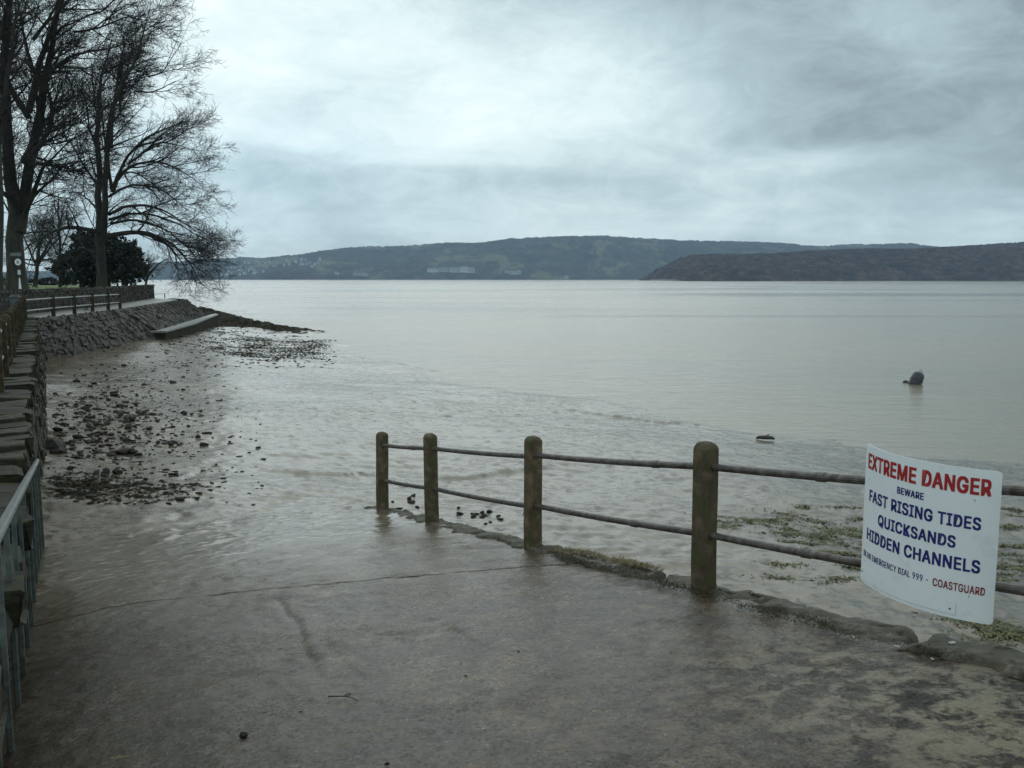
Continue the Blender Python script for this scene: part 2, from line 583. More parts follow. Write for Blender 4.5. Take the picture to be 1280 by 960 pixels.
def hill_material(name, wood, field, scale, wood_scale, field_amt):
    m = bpy.data.materials.new(name)
    m.use_nodes = True
    t = NT(m.node_tree)
    tc = t.n('ShaderNodeTexCoord')
    o = tc.outputs['Object']
    a = t.noise(t.mapping(o, (1, .6, 1.6)), scale, 5, .6, .6)
    b = t.noise(o, wood_scale, 4, .7)
    col = t.ramp(b, [(.3, wood[0]), (.5, wood[1]), (.7, wood[2])])
    col = t.mix(t.ramp(a, [(field_amt, 0.0), (field_amt + .05, 1.0)]), col, t.ramp(b, [(.3, field[0]), (.7, field[1])]))
    p = t.n('ShaderNodeBsdfPrincipled')
    t.link(col, p.inputs['Base Color'])
    p.inputs['Roughness'].default_value = .95
    p.inputs['Specular IOR Level'].default_value = .1
    out = t.n('ShaderNodeOutputMaterial')
    t.link(p.outputs[0], out.inputs[0])
    return m


M['concrete'] = concrete_material()
M['mud'] = mud_material()
M['water'] = water_material()

# ================================================================ LARGE STRUCTURE
# ---------------------------------------------------------------- heights
def ramp_z(s, v):
    s = np.asarray(s, float)
    v = np.asarray(v, float)
    z = 3.672 - .1427 * np.where(s > 1.5, s, 1.5 + (s - 1.5) * .25)
    return z - .22 * smooth(-3.6, -5.2, v) * smooth(13.5, 11.0, s)


V0_S = [-10, 17, 23, 32, 48, 83, 100, 160]
V0_V = [22, 19, 16.6, 16.2, 13.8, 18.0, 21, 26]
A_S = [0, 15, 50, 80, 160]
A_Z = [1.30, 1.45, .95, .80, .6]


def mud_base(X, Y):
    s, v = sv(X, Y)
    v0 = np.interp(s, V0_S, V0_V)
    a = np.interp(s, A_S, A_Z)
    q = (v0 - v) / (v0 + 5.0)
    return np.where(q > 0, q * a, q * 1.6)


MUD_STEPS = []


def mud_z(X, Y):
    z = mud_base(X, Y)
    r = np.hypot(X, Y)
    near = smooth(70, 25, r)
    z = z + .10 * fbm(X * .16, Y * .16, 4, 11) * smooth(0, .5, z + .35)
    ridg = 1 - np.abs(fbm(X * .55 + 3, Y * .9, 3, 21))
    z = z - .05 * np.clip(ridg - .80, 0, 1) * 2.0
    z = z + .008 * fbm(X * 1.1, Y * 1.6, 3, 31)
    z = z + .020 * np.clip(fbm(X * 3.3, Y * 3.9, 3, 36) - .35, 0, 1) - .020 * np.clip(fbm(X * 2.6, Y * 3.4, 3, 38) - .35, 0, 1)
    z = z + (.012 * near) * fbm(X * 4.4, Y * 6.0, 3, 41)
    # firmer bank of shingle against the far sea wall
    z = z + .42 * np.exp(-((X + 23.4) / 3.0) ** 2 - ((Y - 60) / 13.0) ** 2) + .3 * np.exp(-((X + 25.5) / 3.0) ** 2 - ((Y - 76) / 9.0) ** 2)
    for (x0, y0, x1, y1) in MUD_STEPS:
        dx, dy = x1 - x0, y1 - y0
        q = np.clip(((X - x0) * dx + (Y - y0) * dy) / (dx * dx + dy * dy), 0, 1)
        off = (X - x0) * dy - (Y - y0) * dx
        off = off / math.hypot(dx, dy) + .25 * vnoise(q * 6, q * 0, 5)
        z = z + .07 * np.where(off < 0, np.exp(off / .35), np.exp(-off / .07)) * np.sin(np.pi * q) ** .5 * (np.abs(off) < 2)
    return z


# ---------------------------------------------------------------- mudflat
for q0, q1 in (((322, 588), (480, 592)), ((520, 594), (735, 578)), ((420, 440), (760, 502)), ((700, 508), (900, 535))):
    g_ = []
    for q in (q0, q1):
        r_ = ray(*q)
        k_ = 3.0
        while EYE + r_[2] * k_ > max(0, float(mud_base(r_[0] * k_, r_[1] * k_))):
            k_ += .05
        g_ += [r_[0] * k_, r_[1] * k_]
    MUD_STEPS.append(g_)
rr = 7.0 * np.exp(np.linspace(0, math.log(150 / 7.0), 500))
aa = np.radians(np.linspace(-46, 42, 520))
RR, AA = np.meshgrid(rr, aa, indexing='ij')
X = RR * np.sin(AA)
Y = RR * np.cos(AA)
Z = mud_z(X, Y)
Z = np.maximum(Z, -1.2)
me = np_mesh('mudflat', np.stack([X, Y, Z], -1).reshape(-1, 3), grid_faces(*X.shape)[:, ::-1], True)
tag(link('mudflat', me, M['mud']), kind='structure', label='wet grey-brown mud of the foreshore sloping to the water')

# ---------------------------------------------------------------- water
bm = bmesh.new()
xs = [-9000, -1500, -200, 0, 200, 1500, 9000]
ys = [-60, 20, 100, 400, 1500, 9000]
g = [[bm.verts.new((a, b, 0)) for a in xs] for b in ys]
for i in range(len(ys) - 1):
    for j in range(len(xs) - 1):
        bm.faces.new((g[i][j], g[i][j + 1], g[i + 1][j + 1], g[i + 1][j]))
tag(link('water', bm_mesh('water', bm), M['water']), kind='structure', label='grey silty tidal water of the wide estuary')

# ---------------------------------------------------------------- slipway
JOINTS = [(-6.0, 0.0), (9.235, -.394), (19.0, 0.0)]       # where each joint crosses: s = a + b * v
GAPS = [.008, .006, .006]
GROOVES = [((345, 748), (372, 780), .020), ((368, 776), (398, 845), .018), ((398, 795), (460, 856), .014), ((525, 770), (570, 790), .014), ((562, 786), (614, 814), .018), ((660, 950), (790, 907), .006), ((780, 910), (930, 868), .010), ((920, 872), (1020, 838), .007), ((1010, 842), (1090, 822), .005)]


def ramp_at(px, py):
    r = ray(px, py)
    lo, hi = 1.0, 40.0
    for _ in range(50):
        k = .5 * (lo + hi)
        p = np.array([0, 0, EYE]) + r * k
        if p[2] > ramp_z(*sv(p[0], p[1])):
            lo = k
        else:
            hi = k
    return np.array([0, 0, EYE]) + r * lo


slip = empty('slipway')
tag(slip, 'wet concrete slipway sloping down between wall and railing to the mud', kind='structure')
groove_pts = [(sv(*ramp_at(*a)[:2]), sv(*ramp_at(*b)[:2]), d) for a, b, d in GROOVES]
for k in range(2):
    (a0, b0), (a1, b1) = JOINTS[k], JOINTS[k + 1]
    len_ = a1 - a0
    tt_ = np.concatenate([np.linspace(0, .50, 30, endpoint=False), np.linspace(.50, 1, 320)]) if k == 0 else np.linspace(0, 1, int(len_ / .026))
    vs = np.arange(-5.75, .021, .026)
    Tq, V = np.meshgrid(tt_, vs, indexing='ij')
    e0 = a0 + b0 * V + .035 * fbm(V * 1.6, V * 0 + (k - 1) * 7, 4, 5) + GAPS[k]
    e1 = a1 + b1 * V + .035 * fbm(V * 1.6, V * 0 + k * 7, 4, 5) - GAPS[k + 1]
    S2 = e0 + (e1 - e0) * Tq
    S = S2
    XX, YY = xy(S2, V)
    Zr = ramp_z(S2, V) + .010 * fbm(S * .8, V * .8, 3, 61) + .0022 * fbm(S * 4.5, V * 4.5, 3, 71) + .0075 * np.clip(fbm(S * 10, V * 10, 3, 81), -.25, 1)
    rough_low = smooth(11.5, 15.5, S)
    lump = np.clip(fbm(S * 3.4, V * 2.6, 3, 91) - .25, 0, 1)
    Zr = Zr + rough_low * (.030 * lump + .012 * fbm(S * .7, V * .7, 3, 95))
    dist = np.minimum(np.abs(S2 - e0), np.abs(S2 - e1))
    wj = .03 + .012 * fbm(V * 3, S * 0, 2, 3)
    Zr = Zr - .009 * np.exp(-(dist / wj) ** 2)
    for (a, b, dep) in groove_pts:
        a = np.array(a)
        b = np.array(b)
        ab = b - a
        tt = np.clip(((S2 - a[0]) * ab[0] + (V - a[1]) * ab[1]) / (ab @ ab), 0, 1)
        dd = np.hypot(S2 - a[0] - tt * ab[0], V - a[1] - tt * ab[1] - .006 * np.sin(tt * 9) - .010 * fbm(S2 * 4, V * 4, 3, 8))
        Zr = Zr - dep * np.exp(-(dd / .024) ** 2) * np.sin(np.pi * np.clip(tt * .8 + .1, 0, 1)) ** .5
    P3 = np.stack([XX, YY, Zr], -1)
    # skirt at both ends so each bay is a solid slab
    low0 = P3[:1].copy()
    low0[..., 2] -= .25
    low1 = P3[-1:].copy()
    low1[..., 2] -= .25
    P3 = np.concatenate([low0, P3, low1], 0)
    me = np_mesh('concrete_slab', P3.reshape(-1, 3), grid_faces(P3.shape[0], P3.shape[1])[:, ::-1], True)
    link('concrete_slab', me, M['concrete'], slip)
# the bed that fills the joints and the seaward face of the slip
ss = np.arange(-6, 19.01, .25)
rows = []
for v, dz in ((-5.7, -.05), (.02, -.05), (.06, -.05), (.30, -2.6)):
    XX, YY = xy(ss, np.full_like(ss, v))
    rows.append(np.stack([XX, YY, ramp_z(ss, np.full_like(ss, min(v, 0))) + dz], -1))
P3 = np.stack(rows, 0)
link('slip_foundation', np_mesh('slip_foundation', P3.reshape(-1, 3), grid_faces(4, len(ss))[:, ::-1]), M['mortar'], slip)


# ---------------------------------------------------------------- stones (shared meshes)
def block_mesh(name, seed, bev=.06, jit=.13):
    rnd = random.Random(seed)
    bm = bmesh.new()
    add_box(bm, (0, 0, 0), (1, 1, 1), bevel=bev)
    for v in bm.verts:
        v.co += Vector((rnd.uniform(-jit, jit), rnd.uniform(-jit, jit), rnd.uniform(-jit, jit))) * .55
    return bm_mesh(name, bm)


def rock_mesh(name, seed, sub=1):
    rnd = random.Random(seed)
    bm = bmesh.new()
    bmesh.ops.create_icosphere(bm, subdivisions=sub, radius=.5)
    k = Vector((rnd.uniform(.8, 1.2), rnd.uniform(.8, 1.2), rnd.uniform(.6, .9)))
    for v in bm.verts:
        n = v.co.normalized()
        f = 1 + .28 * math.sin(3.1 * n.x + seed) * math.cos(2.7 * n.y + 2 * seed) + rnd.uniform(-.14, .14)
        v.co = Vector((n.x * k.x, n.y * k.y, n.z * k.z)) * .5 * f
    return bm_mesh(name, bm)


BLOCKS = [block_mesh('stone_block', k) for k in range(7)]
PITCH_BLOCKS = [block_mesh('pitching_block', 20 + k, .07, .26) for k in range(6)]
ROCKS = [rock_mesh('loose_rock', k) for k in range(8)]


def set_mat(me, m):
    if not me.materials:
        me.materials.append(m)


COPING = [block_mesh('coping_block', 40 + k, .05, .15) for k in range(6)]
for b in COPING:
    set_mat(b, M['stone'])
for b in BLOCKS:
    set_mat(b, M['stone'])
for b in PITCH_BLOCKS:
    set_mat(b, M['pitching'])
for b in ROCKS:
    set_mat(b, M['rock'])


class Pieces:
    """lays repeated pieces: the largest-in-view ones as part objects, the rest as one joined part"""
    def __init__(self):
        self.items = []

    def add(self, mesh, mat):
        self.items.append((mesh, mat.copy()))

    def build(self, name, parent, rest_name, rest_mat, limit=290):
        def key(it):
            p = it[1].to_translation()
            d = (p - Vector((0, 0, EYE))).length
            inview = abs(p.x / max(p.y, .1)) < .62 and p.y > .5
            return d if inview else d + 1000
        its = sorted(self.items, key=key)
        inv = parent.matrix_basis.inverted()
        for me, mt in its[:limit]:
            o = bpy.data.objects.new(name, me)
            COL.objects.link(o)
            o.parent = parent
            o.matrix_basis = inv @ mt
        rest = its[limit:]
        if rest:
            vs, fs, base = [], [], 0
            cache = {}
            for me, mt in rest:
                if me.name not in cache:
                    co = np.empty(len(me.vertices) * 3, np.float32)
                    me.vertices.foreach_get('co', co)
                    me.calc_loop_triangles()
                    tr = np.empty(len(me.loop_triangles) * 3, np.int32)
                    me.loop_triangles.foreach_get('vertices', tr)
                    cache[me.name] = (co.reshape(-1, 3), tr.reshape(-1, 3))
                co, tr = cache[me.name]
                m4 = np.array(inv @ mt)
                vs.append(co @ m4[:3, :3].T + m4[:3, 3])
                fs.append(tr + base)
                base += len(co)
            o = link(rest_name, np_mesh(rest_name, np.concatenate(vs), np.concatenate(fs)), rest_mat, parent)
            o['kind'] = 'stuff'


def frame(origin, ex, ey, ez, size, rnd=None, jit=0.0):
    m = Matrix.Identity(4)
    ex, ey, ez = Vector(ex).normalized(), Vector(ey).normalized(), Vector(ez).normalized()
    for i in range(3):
        m[i][0], m[i][1], m[i][2], m[i][3] = ex[i] * size[0], ey[i] * size[1], ez[i] * size[2], origin[i]
    return m


def lay_face(pc, meshes, p00, p10, p01, p11, stone_w, stone_h, depth, rnd, gap=.025, proud=.05, tw=.06):
    """courses of stones on a bilinear face: p00-p10 along the bottom, p01-p11 along the top"""
    p00, p10, p01, p11 = map(lambda p: np.array(p, float), (p00, p10, p01, p11))
    hgt = .5 * (np.linalg.norm(p01 - p00) + np.linalg.norm(p11 - p10))
    ncr = max(1, int(round(hgt / stone_h)))
    ln = .5 * (np.linalg.norm(p10 - p00) + np.linalg.norm(p11 - p01))
    for c in range(ncr):
        b0, b1 = c / ncr, (c + 1) / ncr
        a = 0.0
        while a < 1 - 1e-6:
            w = stone_w * rnd.uniform(.6, 1.45) / ln
            if a + w > 1 - .4 * stone_w / ln:
                w = 1 - a
            ac, bc = a + w / 2, (b0 + b1) / 2
            P = lambda A, B: (p00 * (1 - A) + p10 * A) * (1 - B) + (p01 * (1 - A) + p11 * A) * B
            cpt = P(ac, bc)
            ex = P(min(ac + .01, 1), bc) - P(ac - .01 if ac > .01 else 0, bc)
            ey = P(ac, min(1, bc + .02)) - P(ac, bc - .02)
            ez = np.cross(ex, ey)
            ez /= np.linalg.norm(ez)
            L = w * ln
            H = np.linalg.norm(P(ac, b1) - P(ac, b0))
            off = rnd.uniform(-proud, proud)
            o = cpt + ez * (off - depth * .35)
            rot = Matrix.Rotation(rnd.uniform(-tw, tw), 4, 'Z') @ Matrix.Rotation(rnd.uniform(-tw, tw), 4, 'X')
            m = frame(o, ex, np.cross(ez, ex), ez, (L - gap, H - gap, depth)) @ rot
            pc.add(rnd.choice(meshes), m)
            a += w


# ---------------------------------------------------------------- land behind the wall
def wall_x(Yv):
    return -.35 - .528 * Yv


REV_TOP = [(-23.5, 44.0), (-25.2, 57.0), (-31.3, 84.5)]
bm = bmesh.new()
add_prism(bm, [(wall_x(-12) - .25, -12), (wall_x(44) - .35, 44.2), (-25.6, 57), (-31.6, 84.2), (-38.6, 93.5), (-62, 136), (-150, 150), (-150, -12)], -1.0, 3.0)
tag(link('promenade', bm_mesh('promenade', bm), M['paving']), kind='structure', label='pale promenade path running along the top of the sea wall')
GW = [(-26.4, 44.0), (-28.3, 54.0), (-29.9, 64.0), (-37.2, 92.0)]                    # garden wall line
bm = bmesh.new()
add_prism(bm, [(-24.6, 34), (-26.8, 44), (-28.7, 54), (-30.3, 64), (-37.6, 92), (-39.5, 97), (-62, 135), (-149, 149), (-149, 34)], 2.5, 4.02)
lawn = link('lawn', bm_mesh('lawn', bm), M['grass'])
tag(lawn, kind='structure', label='green lawn of the raised garden behind the stone wall')
# ground behind and beside the camera
bm = bmesh.new()
add_prism(bm, [(-150, -60), (60, -60), (60, -4.0), (6.5, -4.0), (3, -3.0), (-6, -3.0), (-6, -11.8), (-150, -11.8)], -1.0, 3.22)
tag(link('ground', bm_mesh('ground', bm), M['paving']), kind='structure', label='paved ground at the head of the slipway')

# ---------------------------------------------------------------- retaining wall beside the slipway
rnd = random.Random(3)
wall = empty('stone_wall', (wall_x(20), 20, 0))
tag(wall, 'dark mossy stone retaining wall along the left of the slipway', 'wall')
inv = wall.matrix_basis.inverted()
bm = bmesh.new()
Y0, Y1 = 3.0, 44.0
nx = 1.0 / math.hypot(1, .528)
wn = np.array([nx, .528 * nx])                       # horizontal normal of the wall face, towards the beach
for (yy, o) in ((Y0, 0), (Y1, 0)):
    pass


def wpt(Yv, off, z):
    return np.array([wall_x(Yv) + wn[0] * off, Yv + wn[1] * off, z])


prof = [(-.9, -.5), (-.9, 2.90), (-.2, 2.90), (-.12, -.5)]
ring = []
for Yv in np.linspace(Y0, Y1, 12):
    ring.append([bm.verts.new(inv @ Vector(wpt(Yv, o, z))) for o, z in prof])
for a, b in zip(ring[:-1], ring[1:]):
    for k in range(4):
        bm.faces.new((a[k], a[(k + 1) % 4], b[(k + 1) % 4], b[k]))
bm.faces.new(ring[0])
bm.faces.new(ring[-1])
link('wall_core', bm_mesh('wall_core', bm), M['mortar'], wall)
pc = Pieces()
lay_face(pc, BLOCKS, wpt(Y0, -.26, 1.3), wpt(13, -.10, .9), wpt(Y0, -.26, 2.86), wpt(13, -.06, 2.86), .48, .25, .30, rnd, .02, .03)
lay_face(pc, BLOCKS, wpt(13, -.06, .5), wpt(19, .22, .5), wpt(13, -.06, 2.86), wpt(19, .0, 2.86), .48, .25, .30, rnd, .02, .05)
lay_face(pc, BLOCKS, wpt(19, .22, .5), wpt(Y1, .28, .5), wpt(19, .0, 2.86), wpt(Y1, .0, 2.86), .48, .25, .30, rnd, .02, .05)
pc.build('stone', wall, 'far_stones', M['stone'], 280)
pc = Pieces()
for (o0, o1) in ((-.46, .05), (-.95, -.48)):
    Yv = Y0
    while Yv < Y1:
        L = rnd.uniform(.26, .60)
        p0 = wpt(Yv + L * .45, (o0 + o1) / 2 + rnd.uniform(-.07, .05), 2.93 + rnd.uniform(-.06, .07))
        d = np.array([-.528 * nx, nx, 0])
        mt = frame(p0, np.array([wn[0], wn[1], rnd.uniform(-.14, .14)]), np.array([d[0] + rnd.uniform(-.1, .1), d[1], rnd.uniform(-.12, .12)]), (0, 0, 1), (o1 - o0 + rnd.uniform(-.08, .12), L * .89 + rnd.uniform(-.01, .09), .24))
        pc.add(rnd.choice(COPING), mt)
        Yv += L * .885
pc.build('coping_stone', wall, 'far_coping_stones', M['stone'], 290)

# ---------------------------------------------------------------- pitched stone revetments
rev = empty('stone_revetment', (-24, 50, 0))
tag(rev, 'sloping pitched stone sea defence below the promenade railing', 'sea wall')
A0, B0 = (-23.15, 44.2, .3), (-23.2, 61.0, .1)
A1, B1 = (-23.75, 44.0, 2.97), (-25.35, 57.6, 2.97)
pc = Pieces()
rnd = random.Random(5)
lay_face(pc, PITCH_BLOCKS, A0, B0, A1, B1, .50, .30, .34, rnd, -.03, .055, .22)
pc.build('pitching_stone', rev, 'small_pitching_stones', M['pitching'], 290)
inv = rev.matrix_basis.inverted()
bm = bmesh.new()
q = [np.array(p) for p in (A0, B0, B1, A1)]
off = np.array([-.16, -.02, -.10])
vs = [bm.verts.new(inv @ Vector(p + off)) for p in q]
bk = [bm.verts.new(inv @ Vector(p + np.array([-3.0, .3, -.10]))) for p in q]
bm.faces.new(vs)
for k in range(4):
    bm.faces.new((vs[k], vs[(k + 1) % 4], bk[(k + 1) % 4], bk[k]))
link('slope_core', bm_mesh('slope_core', bm), M['mortar'], rev)

rev2 = empty('stone_revetment', (-27, 70, 0))
tag(rev2, 'far sloping stone sea wall with a corner end above the concrete ledge', 'sea wall')
pc = Pieces()
A0, B0 = (-23.9, 60.2, 1.35), (-28.7, 84.0, 1.35)
A1, B1 = (-25.35, 57.6, 2.97), (-31.0, 84.8, 2.97)
C0, C1 = (-33.5, 89.5, .8), (-34.5, 89.5, 2.97)
lay_face(pc, PITCH_BLOCKS, A0, B0, A1, B1, .50, .32, .30, rnd, -.03, .05, .2)
lay_face(pc, PITCH_BLOCKS, (-28.7, 84.0, .6), C0, B1, C1, .50, .32, .30, rnd, -.03, .05, .2)
pc.build('pitching_stone', rev2, 'small_pitching_stones', M['pitching'], 290)
inv = rev2.matrix_basis.inverted()
bm = bmesh.new()
for quad in ((A0, B0, B1, A1), ((-28.7, 84.0, .6), C0, C1, B1)):
    vs = [bm.verts.new(inv @ Vector(np.array(p) + np.array([-.14, -.02, -.09]))) for p in quad]
    bk = [bm.verts.new(inv @ Vector(np.array(p) + np.array([-2.5, -.6, -.09]))) for p in quad]
    bm.faces.new(vs)
    for k in range(4):
        bm.faces.new((vs[k], vs[(k + 1) % 4], bk[(k + 1) % 4], bk[k]))
link('slope_core', bm_mesh('slope_core', bm), M['mortar'], rev2)

# concrete ledge at its foot
ledge = empty('concrete_ledge', (-25, 70, 0))
tag(ledge, 'pale concrete ledge with weedy side at the foot of the far sea wall', 'ledge')
inv = ledge.matrix_basis.inverted()
inner = [(-24.3, 59.0), (-26.4, 70.0), (-28.9, 84.0), (-29.6, 88.5)]
outer = [(-23.2, 59.3), (-25.0, 70.0), (-27.2, 79.5), (-29.0, 87.5)]
for nm, z0, z1, mt in (('ledge_top', 1.40, 1.52, M['paving']), ('weedy_face', -.3, 1.40, M['weed_rock'])):
    bm = bmesh.new()
    o = .06 if nm == 'ledge_top' else 0.0
    poly = [(p[0] + o, p[1]) for p in outer] + list(reversed(inner))
    add_prism(bm, [((inv @ Vector((p[0], p[1], 0)))[0], (inv @ Vector((p[0], p[1], 0)))[1]) for p in poly], z0, z1)
    link(nm, bm_mesh(nm, bm), mt, ledge)

# ---------------------------------------------------------------- weed-covered rocks running out from the ledge
gx, gy = np.meshgrid(np.linspace(-48, -10, 260), np.linspace(70, 130, 260))
line = [(-44, 124), (-32, 97), (-28.5, 92), (-25.5, 88), (-22.6, 84)]
best = np.full(gx.shape, 1e9)
hh = np.zeros(gx.shape)
tot = len(line) - 1
for i in range(tot):
    a = np.array(line[i])
    b = np.array(line[i + 1])
    ab = b - a
    t_ = np.clip(((gx - a[0]) * ab[0] + (gy - a[1]) * ab[1]) / (ab @ ab), 0, 1)
    d_ = np.hypot(gx - a[0] - t_ * ab[0], gy - a[1] - t_ * ab[1])
    hh = np.where(d_ < best, [.9, .95, .80, .6, .30][i] * (1 - t_) + [.9, .95, .80, .6, .30][i + 1] * t_, hh)
    best = np.minimum(best, d_)
z = .8 * hh * np.exp(-(best / 3.0) ** 2) * 1.25 - .12 + .28 * fbm(gx * .8, gy * .8, 4, 131) * np.exp(-(best / 4.5) ** 2) + .22 * np.clip(fbm(gx * 2.1, gy * 2.1, 3, 133), -.3, 1) * np.exp(-(best / 4.5) ** 2)
z = np.where(best > 8, -1.5, z)
z = np.maximum(z + np.minimum(0, mud_base(gx, gy)) * .1, -1.5)
me = np_mesh('rock_ledge', np.stack([gx, gy, z], -1).reshape(-1, 3), grid_faces(260, 260), True)
tag(link('rock_ledge', me, M['weed_rock']), kind='structure', label='low weed-covered rocks running out from the sea wall into the water')

# ---------------------------------------------------------------- hills across the estuary
def interp_px(pts, d):
    P = np.array([at(p[0], p[1], d) for p in pts])
    return P[:, 0], P[:, 2]


def hill(name, label, ridge, d_front, d_ridge, step, rows, mat, amp, cell, prof_pow=.8, seed=0, shore=3.0):
    xr, zr = interp_px(ridge, d_ridge)
    xs_ = np.arange(xr[0], xr[-1], step)
    h = np.interp(xs_, xr, zr)
    k = max(3, int(60 / step))
    h = np.convolve(np.pad(h, k, 'edge'), np.ones(2 * k + 1) / (2 * k + 1), 'valid')
    h = np.maximum(np.minimum(h, np.interp(xs_, xr, zr) + 3), 0)
    ts = np.concatenate([np.linspace(0, 1, rows), np.linspace(1.03, 1.35, 8)])
    Tt, H_ = np.meshgrid(ts, h, indexing='ij')
    _, XS = np.meshgrid(ts, xs_, indexing='ij')
    YS = d_front + (d_ridge - d_front) * Tt + 60 * fbm(XS / 420.0, XS * 0, 3, seed + 5) * (1 - Tt)
    up = np.clip(Tt, 0, 1) ** prof_pow
    Zs = H_ * np.where(Tt <= 1, up, 1 - (Tt - 1) * 2.0)
    Zs = Zs + H_ * .13 * fbm(XS / 330.0, YS / 260.0, 4, seed) * np.sin(np.pi * np.clip(Tt, 0, 1)) 
    crown = (1 - np.abs(fbm(XS / cell, YS / cell, 3, seed + 9))) * amp
    Zs = Zs + crown * smooth(.02, .10, Tt) * smooth(0, 15, H_) - amp * .55 * smooth(.7, 1, Tt)
    Zs[0] = -2
    Zs[1] = np.maximum(shore, 0)
    me_ = np_mesh(name, np.stack([XS, YS, Zs], -1).reshape(-1, 3), grid_faces(*XS.shape)[:, ::-1], False)
    o = link(name, me_, mat)
    tag(o, label, kind='structure')
    return (xs_, ts, YS, Zs)


M['far_hill'] = hill_material('far_hillside', ((.012, .012, .010), (.040, .035, .026), (.095, .076, .052)),
                              ((.095, .100, .042), (.16, .14, .08)), .0052, .018, .552)
M['near_hill'] = hill_material('wooded_hillside', ((.006, .003, .003), (.038, .022, .018), (.125, .076, .060)),
                               ((.03, .028, .02), (.05, .045, .03)), .006, .045, .75)
FAR_RIDGE = [(60, 340), (150, 341), (190, 338), (215, 332), (250, 325), (290, 323), (310, 321), (325, 324), (345, 321), (375, 318), (392, 319), (410, 313), (440, 309),
             (500, 308), (560, 304), (600, 304), (640, 298), (700, 296), (760, 295), (800, 298), (860, 301), (920, 302), (980, 304),
             (1010, 308), (1028, 309), (1045, 306), (1100, 306), (1125, 305), (1140, 310), (1200, 315), (1400, 322)]
far = hill('hill', 'long wooded hill with pale houses across the estuary', FAR_RIDGE, 3700, 4700, 6.0, 90, M['far_hill'], 13, 24, .75, 201)
hill('hill', 'darker wooded headland jutting from the right shore of the estuary',
     [(808, 350), (820, 338), (832, 328), (850, 321), (872, 317), (900, 319), (960, 318), (1020, 314), (1080, 311), (1140, 313), (1180, 310), (1240, 306), (1290, 303), (1420, 300)],
     1750, 2150, 2.6, 110, M['near_hill'], 9, 13, .6, 231, 2.0)
hill('hill', 'small dark wooded knoll in front of the hillside town',
     [(322, 349.5), (335, 343), (350, 338), (366, 336), (385, 341), (402, 349.5)], 3450, 3620, 4.0, 26, M['near_hill'], 7, 12, .7, 251)
bm = bmesh.new()
add_prism(bm, [(-1600, 3600), (-900, 3500), (0, 3480), (500, 3440), (1400, 3300), (1400, 3560), (0, 3760), (-1600, 3720)], -1, 1.8)
tag(link('saltmarsh', bm_mesh('saltmarsh', bm), M['near_hill']), kind='structure', label='thin dark strip of saltmarsh along the far shore')

# ================================================================ OBJECTS
# ---------------------------------------------------------------- concrete posts
def post_mesh(name, w=.148, h=1.2, below=.35):
    bm = bmesh.new()
    rings = []
    r = w / 2

    def ring(sc, z):
        c = r * .80 * sc
        a = r * sc
        return [bm.verts.new(p + (z,)) for p in ((a, -c), (a, c), (c, a), (-c, a), (-a, c), (-a, -c), (-c, -a), (c, -a))]
    zs = [(-below, 1.02), (0, 1.02), (.25, 1.01), (.5, 1.0), (.75, 1.0)]
    top = h - r * .95
    zs.append((top, 1.0))
    for k in range(1, 6):
        an = k / 6 * math.pi / 2
        zs.append((top + r * .95 * math.sin(an), max(.12, math.cos(an) ** .8)))
    prev = None
    for zz, sc in zs:
        cur = ring(sc, zz)
        if prev:
            for k in range(8):
                bm.faces.new((prev[k], prev[(k + 1) % 8], cur[(k + 1) % 8], cur[k]))
        prev = cur
    bm.faces.new(prev)
    rn = random.Random(2)
    for v in bm.verts:
        v.co += Vector((rn.uniform(-1, 1), rn.uniform(-1, 1), 0)) * .0025
    return bm_mesh(name, bm)


POST = post_mesh('concrete_post')
POST.materials.append(M['post'])
T_ANG = math.atan2(T[1], T[0])


def rail_pipe(name, pts, rad, parent, couplings=(), mat=None):
    inv_ = parent.matrix_basis.inverted()
    bm = bmesh.new()
    add_tube(bm, [inv_ @ Vector(p) for p in pts], rad, 12)
    for p, d in couplings:
        p = Vector(p)
        d = Vector(d).normalized()
        add_tube(bm, [inv_ @ (p - d * .045), inv_ @ (p - d * .035), inv_ @ (p + d * .035), inv_ @ (p + d * .045)], [rad * 1.02, rad * 1.2, rad * 1.2, rad * 1.02], 12)
    return link(name, bm_mesh(name, bm, False), mat or M['rail'], parent)


